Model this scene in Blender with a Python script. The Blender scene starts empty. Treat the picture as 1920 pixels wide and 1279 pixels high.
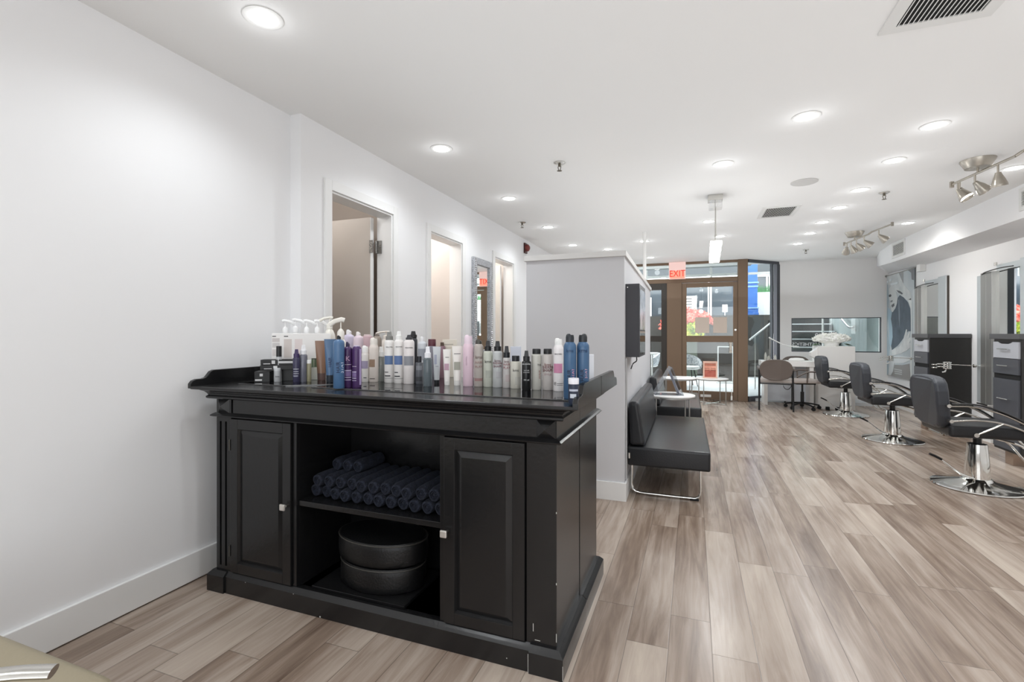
import bpy, bmesh, math, random
from mathutils import Vector, Matrix
PI = math.pi
R = math.radians
random.seed(7)
scene = bpy.context.scene
COL = scene.collection

# ------------------------------------------------------------------ camera, sky, exposure
CAMH = 1.2
YAW = math.atan(340 / 905.0)
CS, SN = math.cos(YAW), math.sin(YAW)
cam_data = bpy.data.cameras.new('camera')
cam_data.sensor_width = 36.0
cam_data.lens = 905.0 / 1920.0 * 36.0
cam_data.shift_y = -(639.5 - 626.0) / 1920.0
cam_data.clip_start = 0.05
cam = bpy.data.objects.new('camera', cam_data)
cam.location = (0, 0, CAMH)
cam.rotation_euler = (R(90), 0, YAW)
COL.objects.link(cam)
scene.camera = cam

world = bpy.data.worlds.new('world')
scene.world = world
world.use_nodes = True
wbg = world.node_tree.nodes['Background']
wbg.inputs['Color'].default_value = (0.95, 0.97, 1.0, 1)
wbg.inputs['Strength'].default_value = 5.2

scene.view_settings.view_transform = 'Standard'
scene.view_settings.look = 'None'
scene.view_settings.exposure = 0.5
scene.view_settings.gamma = 1.0
scene.view_settings.use_curve_mapping = False
scene.cycles.use_denoising = True
scene.cycles.max_bounces = 12
scene.cycles.diffuse_bounces = 6
scene.cycles.glossy_bounces = 6
scene.cycles.transparent_max_bounces = 16
scene.cycles.sample_clamp_indirect = 6.0
scene.cycles.caustics_reflective = False
scene.cycles.caustics_refractive = False

SPOT_W = 18.5        # each recessed lamp
GLOW_W = 0.22         # added point light under each recessed lamp, spilling onto the ceiling
CZ = 2.52            # ceiling height


def plan(u, v, z=0.0):
    "point of the photograph -> x, y on the horizontal plane z (used once, to read positions off the photograph)"
    d = (CAMH - z) * 905.0 / (v - 626.0)
    r = (u - 960.0) * d / 905.0
    return (r * CS - d * SN, r * SN + d * CS)


def depth(x, y):
    return -x * SN + y * CS


UP = bpy.data.lights.new('ceiling_fill', 'AREA')  # added upward fill light for the ceiling, not a lamp of the salon
UP.shape = 'RECTANGLE'
UP.size, UP.size_y = 3.9, 10.4
UP.energy = 34.0
UP.color = (0.91, 0.96, 1.0)
up = bpy.data.objects.new('ceiling_fill', UP)
up.location = (0.4, 4.6, 1.85)
up.rotation_euler = (PI, 0, 0)
COL.objects.link(up)

BK = bpy.data.lights.new('rear_fill', 'AREA')  # added fill light behind the camera for surfaces facing it
BK.shape = 'RECTANGLE'
BK.size, BK.size_y = 3.6, 1.9
BK.energy = 38.0
BK.color = (0.91, 0.96, 1.0)
bk = bpy.data.objects.new('rear_fill', BK)
bk.location = (0.4, -2.5, 1.35)
bk.rotation_euler = (R(90), 0, 0)
COL.objects.link(bk)

# ------------------------------------------------------------------ materials
def s2l(c):
    return tuple(((x / 255.0) / 12.92 if x / 255.0 <= 0.04045 else ((x / 255.0 + 0.055) / 1.055) ** 2.4) for x in c)


MATS = {}


def mat(name, rgb=(200, 200, 200), rough=0.5, metal=0.0, emit=None, estr=0.0, trans=0.0, ior=1.45, spec=0.5, bump=None, alpha=1.0, var=None):
    if name in MATS:
        return MATS[name]
    m = bpy.data.materials.new(name)
    m.use_nodes = True
    nt = m.node_tree
    b = nt.nodes['Principled BSDF']
    b.inputs['Base Color'].default_value = (*s2l(rgb), 1)
    b.inputs['Roughness'].default_value = rough
    b.inputs['Metallic'].default_value = metal
    b.inputs['IOR'].default_value = ior
    b.inputs['Specular IOR Level'].default_value = spec
    b.inputs['Transmission Weight'].default_value = trans
    if emit:
        b.inputs['Emission Color'].default_value = (*s2l(emit), 1)
        b.inputs['Emission Strength'].default_value = estr
    tc = nt.nodes.new('ShaderNodeTexCoord')
    if var:
        sc, rgb2 = var
        n = nt.nodes.new('ShaderNodeTexNoise')
        n.inputs['Scale'].default_value = sc
        n.inputs['Detail'].default_value = 4
        r = nt.nodes.new('ShaderNodeValToRGB')
        r.color_ramp.elements[0].position = 0.35
        r.color_ramp.elements[1].position = 0.65
        r.color_ramp.elements[0].color = (*s2l(rgb), 1)
        r.color_ramp.elements[1].color = (*s2l(rgb2), 1)
        nt.links.new(tc.outputs['Object'], n.inputs['Vector'])
        nt.links.new(n.outputs['Fac'], r.inputs['Fac'])
        nt.links.new(r.outputs['Color'], b.inputs['Base Color'])
    if bump:
        sc, st = bump
        n = nt.nodes.new('ShaderNodeTexNoise')
        n.inputs['Scale'].default_value = sc
        n.inputs['Detail'].default_value = 3
        bp = nt.nodes.new('ShaderNodeBump')
        bp.inputs['Strength'].default_value = st
        bp.inputs['Distance'].default_value = 0.01
        nt.links.new(tc.outputs['Object'], n.inputs['Vector'])
        nt.links.new(n.outputs['Fac'], bp.inputs['Height'])
        nt.links.new(bp.outputs['Normal'], b.inputs['Normal'])
    MATS[name] = m
    return m


def thin_glass(name, tint=(243, 247, 246), refl=0.07, rough=0.0):
    if name in MATS:
        return MATS[name]
    m = bpy.data.materials.new(name)
    m.use_nodes = True
    nt = m.node_tree
    nt.nodes.clear()
    out = nt.nodes.new('ShaderNodeOutputMaterial')
    mix = nt.nodes.new('ShaderNodeMixShader')
    tr = nt.nodes.new('ShaderNodeBsdfTransparent')
    gl = nt.nodes.new('ShaderNodeBsdfGlossy')
    tr.inputs['Color'].default_value = (*s2l(tint), 1)
    gl.inputs['Roughness'].default_value = rough
    fr = nt.nodes.new('ShaderNodeLayerWeight')
    fr.inputs['Blend'].default_value = 0.12
    mp = nt.nodes.new('ShaderNodeMath')
    mp.operation = 'MULTIPLY_ADD'
    mp.inputs[1].default_value = 0.6
    mp.inputs[2].default_value = refl
    nt.links.new(fr.outputs['Facing'], mp.inputs[0])
    nt.links.new(mp.outputs[0], mix.inputs['Fac'])
    nt.links.new(tr.outputs[0], mix.inputs[1])
    nt.links.new(gl.outputs[0], mix.inputs[2])
    nt.links.new(mix.outputs[0], out.inputs['Surface'])
    MATS[name] = m
    return m


def floor_material():
    m = bpy.data.materials.new('vinyl_plank')
    m.use_nodes = True
    nt = m.node_tree
    N, L = nt.nodes, nt.links
    b = N['Principled BSDF']
    tc = N.new('ShaderNodeTexCoord')
    sep = N.new('ShaderNodeSeparateXYZ')
    L.new(tc.outputs['Object'], sep.inputs[0])

    def M(op, a, c=None, d=None):
        n = N.new('ShaderNodeMath')
        n.operation = op
        for i, x in enumerate((a, c, d)):
            if x is None:
                continue
            if isinstance(x, (int, float)):
                n.inputs[i].default_value = x
            else:
                L.new(x, n.inputs[i])
        return n.outputs[0]
    PW, PL = 0.156, 1.22
    xs = M('DIVIDE', M('ADD', sep.outputs['X'], 20 * PW - 0.066), PW)
    row = M('FLOOR', xs)
    fx = M('FRACT', xs)
    wn = N.new('ShaderNodeTexWhiteNoise')
    wn.noise_dimensions = '1D'
    L.new(row, wn.inputs['W'])
    ys = M('ADD', M('DIVIDE', M('ADD', sep.outputs['Y'], 20.0), PL), wn.outputs['Value'])
    pl = M('FLOOR', ys)
    fy = M('FRACT', ys)
    cmb = N.new('ShaderNodeCombineXYZ')
    L.new(row, cmb.inputs[0])
    L.new(pl, cmb.inputs[1])
    wn2 = N.new('ShaderNodeTexWhiteNoise')
    wn2.noise_dimensions = '2D'
    L.new(cmb.outputs[0], wn2.inputs['Vector'])
    # grain, each plank its own
    gv = N.new('ShaderNodeCombineXYZ')
    L.new(M('MULTIPLY', sep.outputs['X'], 26.0), gv.inputs[0])
    L.new(M('MULTIPLY_ADD', sep.outputs['Y'], 1.7, M('MULTIPLY', wn2.outputs['Value'], 37.0)), gv.inputs[1])
    L.new(M('MULTIPLY', wn2.outputs['Value'], 91.0), gv.inputs[2])
    g1 = N.new('ShaderNodeTexNoise')
    g1.inputs['Scale'].default_value = 1.0
    g1.inputs['Detail'].default_value = 7
    g1.inputs['Roughness'].default_value = 0.62
    g1.inputs['Distortion'].default_value = 0.6
    L.new(gv.outputs[0], g1.inputs['Vector'])
    gv2 = N.new('ShaderNodeCombineXYZ')
    L.new(M('MULTIPLY', sep.outputs['X'], 7.0), gv2.inputs[0])
    L.new(M('MULTIPLY_ADD', sep.outputs['Y'], 1.1, M('MULTIPLY', wn2.outputs['Value'], 53.0)), gv2.inputs[1])
    g2 = N.new('ShaderNodeTexNoise')
    g2.inputs['Scale'].default_value = 1.0
    g2.inputs['Detail'].default_value = 3
    L.new(gv2.outputs[0], g2.inputs['Vector'])
    t = M('ADD', M('MULTIPLY', wn2.outputs['Value'], 0.22), M('ADD', M('MULTIPLY', g1.outputs['Fac'], 0.62), M('MULTIPLY', g2.outputs['Fac'], 0.62)))
    t = M('SUBTRACT', t, 0.21)
    ramp = N.new('ShaderNodeValToRGB')
    e = ramp.color_ramp.elements
    e[0].position = 0.22
    e[0].color = (*s2l((100, 83, 71)), 1)
    e[1].position = 0.82
    e[1].color = (*s2l((194, 180, 166)), 1)
    e2 = ramp.color_ramp.elements.new(0.42)
    e2.color = (*s2l((140, 122, 108)), 1)
    e3 = ramp.color_ramp.elements.new(0.6)
    e3.color = (*s2l((171, 156, 143)), 1)
    L.new(t, ramp.inputs['Fac'])
    # joints
    ex = M('MULTIPLY', M('MINIMUM', fx, M('SUBTRACT', 1.0, fx)), PW)
    ey = M('MULTIPLY', M('MINIMUM', fy, M('SUBTRACT', 1.0, fy)), PL)
    edge = M('MINIMUM', ex, ey)
    jm = N.new('ShaderNodeMapRange')
    jm.inputs['From Min'].default_value = 0.0007
    jm.inputs['From Max'].default_value = 0.0022
    jm.inputs['To Min'].default_value = 0.55
    jm.inputs['To Max'].default_value = 1.0
    L.new(edge, jm.inputs['Value'])
    mx = N.new('ShaderNodeMix')
    mx.data_type = 'RGBA'
    mx.blend_type = 'MULTIPLY'
    mx.inputs['Factor'].default_value = 1.0
    L.new(ramp.outputs['Color'], mx.inputs['A'])
    L.new(jm.outputs['Result'], mx.inputs['B'])
    L.new(mx.outputs['Result'], b.inputs['Base Color'])
    b.inputs['Roughness'].default_value = 0.26
    b.inputs['Specular IOR Level'].default_value = 0.5
    bp = N.new('ShaderNodeBump')
    bp.inputs['Strength'].default_value = 0.25
    bp.inputs['Distance'].default_value = 0.002
    L.new(M('ADD', M('MULTIPLY', g1.outputs['Fac'], 0.4), jm.outputs['Result']), bp.inputs['Height'])
    L.new(bp.outputs['Normal'], b.inputs['Normal'])
    return m


M_wall = mat('wall_paint', (237, 237, 238), 0.75)
M_ceil = mat('ceiling_paint', (240, 240, 239), 0.85)
M_trim = mat('trim_paint', (232, 232, 231), 0.4)
M_cap = mat('cap_paint', (222, 221, 219), 0.5)
M_cream = mat('cream_room_paint', (212, 205, 199), 0.8)
M_taupe = mat('taupe_room_paint', (176, 166, 157), 0.8)
M_black = mat('black_painted_wood', (24, 24, 25), 0.25, ior=1.5, spec=0.5, bump=(60, 0.05))
M_chip = mat('paint_chip', (205, 205, 200), 0.6)
M_glossblk = mat('black_glass', (8, 9, 12), 0.03, spec=0.9, ior=2.0)
M_leather = mat('black_leather', (30, 31, 34), 0.36, bump=(140, 0.12))
M_leatherg = mat('grey_black_vinyl', (58, 61, 67), 0.42, bump=(140, 0.12))
M_bench = mat('bench_vinyl', (32, 33, 36), 0.3, bump=(90, 0.08))
M_chrome = mat('chrome', (225, 225, 222), 0.07, 1.0)
M_chrome2 = mat('satin_chrome', (205, 203, 198), 0.25, 1.0)
M_nickel = mat('brushed_nickel', (176, 170, 160), 0.32, 1.0)
M_steel = mat('brushed_steel', (176, 175, 172), 0.38, 0.9)
M_steelp = mat('pale_steel', (205, 211, 214), 0.45, 0.6)
M_mirror = mat('mirror_silver', (240, 243, 242), 0.01, 1.0)
M_bronze = mat('bronze_aluminium', (122, 102, 84), 0.45, 0.35)
M_bronzed = mat('dark_bronze', (62, 58, 54), 0.45, 0.3)
M_darkal = mat('dark_aluminium', (84, 86, 92), 0.4, 0.4)
M_white = mat('white_plastic', (238, 238, 236), 0.4)
M_whitel = mat('white_laminate', (236, 234, 231), 0.35)
M_blk = mat('black_plastic', (18, 18, 20), 0.4)
M_rubber = mat('black_rubber', (14, 14, 15), 0.7)
M_drawer_lt = mat('pale_drawer_front', (176, 178, 184), 0.35)
M_drawer_dk = mat('charcoal_drawer_front', (74, 76, 82), 0.35)
M_cabcase = mat('charcoal_cabinet', (42, 41, 40), 0.4)
M_lens = mat('lamp_lens', (255, 255, 255), 0.5, emit=(255, 252, 246), estr=9.0)
M_glass = thin_glass('window_glass')
M_acryl = thin_glass('clear_acrylic', (244, 247, 250), 0.12, 0.02)
M_frost = mat('frosted_lamp_glass', (255, 255, 255), 0.4, emit=(255, 255, 250), estr=5.0)
M_paper = mat('beige_paper', (214, 200, 188), 0.8)
M_vent = mat('vent_white', (226, 226, 224), 0.5)
M_ventd = mat('vent_dark', (30, 30, 30), 0.8)
M_towel = mat('navy_terry', (27, 31, 43), 0.95, bump=(220, 1.0), var=(60, (40, 45, 60)))


# ------------------------------------------------------------------ mesh helpers
def BM():
    return bmesh.new()


def box(bm, x0, x1, y0, y1, z0, z1, rot=None):
    r = bmesh.ops.create_cube(bm, size=1.0)
    vs = r['verts']
    for v in vs:
        v.co = Vector(((x0 + x1) / 2 + v.co.x * (x1 - x0), (y0 + y1) / 2 + v.co.y * (y1 - y0), (z0 + z1) / 2 + v.co.z * (z1 - z0)))
    return vs


def cyl(bm, p0, p1, r0, r1=None, seg=16, cap=True):
    r1 = r0 if r1 is None else r1
    p0, p1 = Vector(p0), Vector(p1)
    ax = (p1 - p0).normalized()
    up = Vector((0, 0, 1)) if abs(ax.z) < 0.95 else Vector((1, 0, 0))
    a = ax.cross(up).normalized()
    b = ax.cross(a)
    ra, rb = [], []
    for i in range(seg):
        t = 2 * PI * i / seg
        o = a * math.cos(t) + b * math.sin(t)
        ra.append(bm.verts.new(p0 + o * r0))
        rb.append(bm.verts.new(p1 + o * r1))
    for i in range(seg):
        j = (i + 1) % seg
        bm.faces.new((ra[i], ra[j], rb[j], rb[i]))
    if cap:
        bm.faces.new(ra[::-1])
        bm.faces.new(rb)
    return ra + rb


def lathe(bm, prof, c=(0, 0, 0), seg=24, sx=1.0, sy=1.0, close=True):
    rings = []
    for r, z in prof:
        ring = []
        for i in range(seg):
            t = 2 * PI * i / seg
            ring.append(bm.verts.new((c[0] + r * sx * math.cos(t), c[1] + r * sy * math.sin(t), c[2] + z)))
        rings.append(ring)
    for k in range(len(rings) - 1):
        for i in range(seg):
            j = (i + 1) % seg
            bm.faces.new((rings[k][i], rings[k][j], rings[k + 1][j], rings[k + 1][i]))
    if close:
        bm.faces.new(rings[0][::-1])
        bm.faces.new(rings[-1])


def tube(bm, pts, r, seg=10, flat=None):
    "round (or flattened) bar along a poly-line; flat=(w, h) gives an elliptical section, w across, h up"
    pts = [Vector(p) for p in pts]
    rings = []
    for i, p in enumerate(pts):
        if i == 0:
            t = pts[1] - pts[0]
        elif i == len(pts) - 1:
            t = pts[-1] - pts[-2]
        else:
            t = (pts[i + 1] - p).normalized() + (p - pts[i - 1]).normalized()
        t.normalize()
        up = Vector((0, 0, 1)) if abs(t.z) < 0.9 else Vector((0, 1, 0))
        a = t.cross(up).normalized()
        b = a.cross(t).normalized()
        w, h = (r, r) if flat is None else flat
        rings.append([bm.verts.new(p + a * w * math.cos(2 * PI * k / seg) + b * h * math.sin(2 * PI * k / seg)) for k in range(seg)])
    for q in range(len(rings) - 1):
        for i in range(seg):
            j = (i + 1) % seg
            bm.faces.new((rings[q][i], rings[q][j], rings[q + 1][j], rings[q + 1][i]))
    bm.faces.new(rings[0][::-1])
    bm.faces.new(rings[-1])


def curve_pts(ctrl, n=14):
    "Catmull-Rom through control points"
    P = [Vector(c) for c in ctrl]
    P = [P[0] * 2 - P[1]] + P + [P[-1] * 2 - P[-2]]
    out = []
    m = len(P) - 3
    for i in range(m):
        p0, p1, p2, p3 = P[i:i + 4]
        for k in range(n):
            t = k / n
            out.append(0.5 * ((2 * p1) + (p2 - p0) * t + (2 * p0 - 5 * p1 + 4 * p2 - p3) * t * t + (-p0 + 3 * p1 - 3 * p2 + p3) * t ** 3))
    out.append(P[-2])
    return out


def prism(bm, poly, axis, a0, a1):
    "extrude a 2-D polygon along axis x, y or z"
    def P(u, v, a):
        return {'x': (a, u, v), 'y': (u, a, v), 'z': (u, v, a)}[axis]
    A = [bm.verts.new(P(u, v, a0)) for u, v in poly]
    B = [bm.verts.new(P(u, v, a1)) for u, v in poly]
    n = len(poly)
    for i in range(n):
        j = (i + 1) % n
        bm.faces.new((A[i], A[j], B[j], B[i]))
    bm.faces.new(A[::-1])
    bm.faces.new(B)


def cushion(bm, x0, x1, y0, y1, z0, z1, r=0.03):
    vs = box(bm, x0, x1, y0, y1, z0, z1)
    es = set()
    for v in vs:
        for e in v.link_edges:
            es.add(e)
    bmesh.ops.bevel(bm, geom=list(es), offset=r, segments=4, profile=0.6, affect='EDGES')


def obj(name, bm, m, parent=None, smooth=False, bevel=0.0, label=None, seg=2):
    bmesh.ops.recalc_face_normals(bm, faces=bm.faces)
    me = bpy.data.meshes.new(name)
    bm.to_mesh(me)
    bm.free()
    me.materials.append(m)
    if smooth:
        for p in me.polygons:
            p.use_smooth = True
    o = bpy.data.objects.new(name, me)
    COL.objects.link(o)
    if parent:
        o.parent = parent
    if smooth:
        md = o.modifiers.new('split', 'EDGE_SPLIT')
        md.split_angle = R(42)
    if bevel:
        md = o.modifiers.new('bevel', 'BEVEL')
        md.width = bevel
        md.segments = seg
        md.limit_method = 'ANGLE'
    if label:
        o['label'] = label
    return o


def tag(o, label, cat, group=None, kind=None):
    o['label'] = label
    o['category'] = cat
    if group:
        o['group'] = group
    if kind:
        o['kind'] = kind
    return o


def thing(name, label, cat, loc=(0, 0, 0), rz=0.0, group=None):
    o = bpy.data.objects.new(name, None)
    o.empty_display_size = 0.05
    o.location = loc
    o.rotation_euler = (0, 0, rz)
    COL.objects.link(o)
    return tag(o, label, cat, group)


def struct(name, bm, m, parent=None, smooth=False, bevel=0.0, label=None):
    o = obj(name, bm, m, parent, smooth, bevel)
    if parent is None:
        o['kind'] = 'structure'
    if label:
        o['label'] = label
    return o


def dup(root, loc, rz, label, group=None):
    def cp(o, parent):
        c = o.copy()
        COL.objects.link(c)
        c.parent = parent
        for ch in KIDS.get(o.name, []):
            cp(ch, c)
        return c
    r = root.copy()
    COL.objects.link(r)
    r.location = loc
    r.rotation_euler = (0, 0, rz)
    r['label'] = label
    if group:
        r['group'] = group
    KIDS = {}
    for o in list(COL.objects):
        if o.parent:
            KIDS.setdefault(o.parent.name, []).append(o)
    for ch in KIDS.get(root.name, []):
        cp(ch, r)
    return r


def lettering(name, txt, size, m, parent=None, loc=(0, 0, 0), rot=(R(90), 0, 0), bend=None, align='CENTER', mirror=False, depth_=0.0004, vert=False, sx=1.0):
    c = bpy.data.curves.new(name, 'FONT')
    c.body = txt
    c.size = size
    c.align_x = align
    c.align_y = 'CENTER'
    c.extrude = depth_
    t = bpy.data.objects.new('tmp', c)
    COL.objects.link(t)
    dg = bpy.context.evaluated_depsgraph_get()
    me = bpy.data.meshes.new_from_object(t.evaluated_get(dg))
    bpy.data.objects.remove(t)
    bpy.data.curves.remove(c)
    me.name = name
    for v in me.vertices:
        if vert:
            v.co.x, v.co.y = -v.co.y, v.co.x
        v.co.x *= sx
        if mirror:
            v.co.x = -v.co.x
        if bend:
            r = bend
            a = v.co.x / r
            v.co.x = (r + v.co.z) * math.sin(a)
            v.co.z = (r + v.co.z) * math.cos(a) - r
    me.materials.clear()
    me.materials.append(m)
    o = bpy.data.objects.new(name, me)
    o.location = loc
    o.rotation_euler = rot
    COL.objects.link(o)
    if parent:
        o.parent = parent
    return o


ORD = ['first', 'second', 'third', 'fourth', 'fifth', 'sixth', 'seventh', 'eighth', 'ninth', 'tenth', 'eleventh', 'twelfth', 'thirteenth']

# ------------------------------------------------------------------ the room
XL, XL2, XR = -2.28, -2.2, 3.12
YB, YS, YF = -2.6, 9.43, 10.0        # back wall, storefront, far wall

bm = BM(); box(bm, -3.6, XR + 0.2, YB - 0.2, 10.2, -0.12, 0.0)
struct('floor', bm, floor_material())
bm = BM(); box(bm, -3.6, XR + 0.2, YB - 0.2, 10.2, CZ, CZ + 0.15)
struct('ceiling', bm, M_ceil)
bm = BM(); box(bm, XL - 0.2, XL, YB, 2.26, 0, CZ)
struct('wall_left', bm, M_wall)

DOORS = [(2.515, 3.20, 2.13), (3.775, 4.405, 2.115), (5.265, 5.90, 2.11)]
TW = 0.13
bm = BM()
ys = 2.26
for (a, b_, zt) in DOORS:
    box(bm, XL2 - TW, XL2, ys, a, 0, CZ)
    box(bm, XL2 - TW, XL2, a, b_, zt, CZ)
    ys = b_
box(bm, XL2 - TW, XL2, ys, YS + 0.1, 0, CZ)
struct('wall_hall', bm, M_wall)
bm = BM(); box(bm, XR, XR + 0.15, YB, 10.15, 0, CZ)
struct('wall_right', bm, M_wall)
bm = BM(); box(bm, -3.6, XR, YB - 0.15, YB, 0, CZ)
struct('wall_back', bm, M_wall)

# far wall with its low window
WX0, WX1, WZ0, WZ1 = 1.67, 3.03, 0.875, 1.485
bm = BM()
box(bm, 1.46, WX0, YF, YF + 0.15, 0, CZ)
box(bm, WX1, XR, YF, YF + 0.15, 0, CZ)
box(bm, WX0, WX1, YF, YF + 0.15, 0, WZ0)
box(bm, WX0, WX1, YF, YF + 0.15, WZ1, CZ)
struct('wall_far', bm, mat('far_wall_paint', (236, 235, 234), 0.75))
bm = BM()
for x0, x1, z0, z1 in ((WX0, WX1, WZ0, WZ0 + 0.018), (WX0, WX1, WZ1 - 0.012, WZ1), (WX0, WX0 + 0.012, WZ0, WZ1), (WX1 - 0.012, WX1, WZ0, WZ1)):
    box(bm, x0, x1, YF + 0.02, YF + 0.06, z0, z1)
win = struct('window_1', bm, M_darkal)
bm = BM(); box(bm, WX0 + 0.01, WX1 - 0.01, YF + 0.036, YF + 0.042, WZ0 + 0.015, WZ1 - 0.01)
obj('pane', bm, M_glass, win)
M_letter = mat('white_vinyl_letter', (240, 244, 245), 0.5)
lettering('number_lettering', '1562', 0.125, M_letter, win, (2.16, YF + 0.03, 1.16), mirror=True)
lettering('word_lettering', 'AESTHETICS', 0.082, M_letter, win, (1.91, YF + 0.03, 1.008), mirror=True)

# baseboards
bm = BM(); box(bm, XL, XL + 0.016, YB, 2.25, 0.006, 0.14)
struct('baseboard_left', bm, M_trim, bevel=0.003)
bm = BM()
for a, b_ in ((2.26, 2.44), (3.28, 3.70), (4.48, 5.19), (5.98, YS)):
    box(bm, XL2, XL2 + 0.015, a, b_, 0.004, 0.13)
struct('baseboard_hall', bm, M_trim)
bm = BM(); box(bm, XR - 0.014, XR, YB, 9.98, 0.0, 0.11)
struct('baseboard_right', bm, M_trim)
bm = BM(); box(bm, 1.46, XR - 0.014, YF - 0.014, YF, 0.0, 0.11)
struct('baseboard_far', bm, M_trim)

bm = BM(); box(bm, 1.47, 2.94, YF - 0.018, YF, CZ - 0.022, CZ)
struct('trim_4', bm, M_trim, label='thin bright strip along the top of the far wall')

# soffit over the styling stations
bm = BM()
st = [(YB, 2.72, 2.215, 2.16), (5.3, 2.72, 2.22, 2.165), (8.6, 2.72, 2.245, 2.19), (9.3, 2.80, 2.29, 2.21), (YF, 2.96, 2.36, 2.23)]
rows = []
for y, x, zf, zw in st:
    rows.append([bm.verts.new((x, y, CZ + 0.01)), bm.verts.new((x, y, zf)), bm.verts.new((XR + 0.01, y, zw)), bm.verts.new((XR + 0.01, y, CZ + 0.01))])
for i in range(len(rows) - 1):
    for k in range(4):
        j = (k + 1) % 4
        bm.faces.new((rows[i][k], rows[i][j], rows[i + 1][j], rows[i + 1][k]))
bm.faces.new(rows[0]); bm.faces.new(rows[-1][::-1])
struct('trim_1', bm, M_wall, label='boxed white soffit above the styling stations')

# doors of the left wall
HOLES = []
for i, (a, b_, zt) in enumerate(DOORS):
    cas, th = 0.065, 0.014
    bm = BM()
    box(bm, XL2, XL2 + th, a - cas, a, 0, zt + cas)
    box(bm, XL2, XL2 + th, b_, b_ + cas, 0, zt + cas)
    box(bm, XL2, XL2 + th, a, b_, zt, zt + cas)
    # jamb lining
    box(bm, XL2 - TW - 0.003, XL2 + 0.001, a, a + 0.014, 0, zt)
    box(bm, XL2 - TW - 0.003, XL2 + 0.001, b_ - 0.014, b_, 0, zt)
    box(bm, XL2 - TW - 0.003, XL2 + 0.001, a + 0.014, b_ - 0.014, zt - 0.014, zt)
    dr = struct('door_%d' % (i + 1), bm, M_trim, bevel=0.002)
    lm = [mat('taupe_door_leaf', (196, 188, 180), 0.6), mat('cream_door_leaf', (220, 212, 205), 0.6), mat('pale_door_leaf', (222, 218, 210), 0.6)][i]
    bm = BM(); box(bm, XL2 - TW - 0.66, XL2 - TW - 0.03, b_ - 0.065, b_ - 0.025, 0.01, zt - 0.02)
    if i == 1:
        bm.free()
        continue
    leaf = obj('door_leaf', bm, lm, dr, bevel=0.003)
    bm = BM(); box(bm, XL2 - TW - 0.0299, XL2 - TW - 0.026, b_ - 0.064, b_ - 0.026, 0.012, zt - 0.022)
    obj('leaf_edge', bm, M_trim, leaf)
    for hz in ((1.83,) if i == 0 else ()):
        bm = BM()
        cyl(bm, (XL2 - TW + 0.0, b_ - 0.03, hz), (XL2 - TW + 0.0, b_ - 0.03, hz + 0.1), 0.008)
        box(bm, XL2 - TW + 0.0, XL2 - TW + 0.042, b_ - 0.022, b_ - 0.014, hz, hz + 0.1)
        box(bm, XL2 - TW - 0.036, XL2 - TW - 0.004, b_ - 0.07, b_ - 0.064, hz, hz + 0.1)
        obj('hinge', bm, mat('worn_hinge', (140, 138, 134), 0.4, 0.7, bump=(120, 0.6)), dr)
# small rooms behind those doors
for i, (y0, y1, m) in enumerate(((2.3, 3.45, M_taupe), (3.6, 4.45, M_cream), (5.05, 6.15, M_cream))):
    bm = BM()
    X0, X1 = -3.5, XL2 - TW
    box(bm, X0 - 0.05, X0, y0, y1, 0, CZ)
    box(bm, X0, X1, y0 - 0.05, y0, 0, CZ)
    box(bm, X0, X1, y1, y1 + 0.05, 0, CZ)
    struct('wall_room_%d' % (i + 1), bm, m)
    rl = bpy.data.lights.new('room_lamp', 'POINT')
    rl.energy = (5.5, 11.0, 11.0)[i]
    rl.shadow_soft_size = 0.12
    rl.color = (1.0, 0.98, 0.96)
    ro = bpy.data.objects.new('room_lamp', rl)
    ro.location = (-2.85, y0 + 0.35, 2.3)
    COL.objects.link(ro)

# half-height partition, slightly out of square with the room
bm = BM()
XP = -1.206
pw = [(-0.464, 3.525), (-0.524, 6.50), (-0.644, 6.50), (-0.585, 3.645), (XP, 3.645), (XP, 3.525)]
prism(bm, pw, 'z', 0.0, 1.757)
struct('wall_partition', bm, mat('partition_paint', (208, 208, 211), 0.7))
bm = BM()
cp = [(-0.449, 3.508), (-0.509, 6.515), (-0.66, 6.515), (-0.60, 3.66), (XP - 0.015, 3.66), (XP - 0.015, 3.508)]
prism(bm, cp, 'z', 1.757, 1.797)
struct('trim_2', bm, M_cap, bevel=0.002, label='flat cap rail along the top of the partition')
bm = BM()
bb = [(-0.449, 3.511), (-0.509, 6.515), (-0.52, 6.49), (-0.462, 3.527), (XP, 3.527), (XP, 3.511)]
prism(bm, bb, 'z', 0.0, 0.13)
struct('baseboard_partition', bm, M_trim)
bm = BM(); cyl(bm, (-0.59, 6.45, 1.797), (-0.59, 6.45, CZ), 0.022, seg=20)
tag(obj('support_pole', bm, M_white, smooth=True), 'thin white pole from the partition top up to the ceiling', 'pole')

# ------------------------------------------------------------------ storefront
def pane(parent, x0, x1, z0, z1, y):
    bm = BM(); box(bm, x0, x1, y - 0.003, y + 0.003, z0, z1)
    return obj('pane', bm, M_glass, parent)

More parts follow.
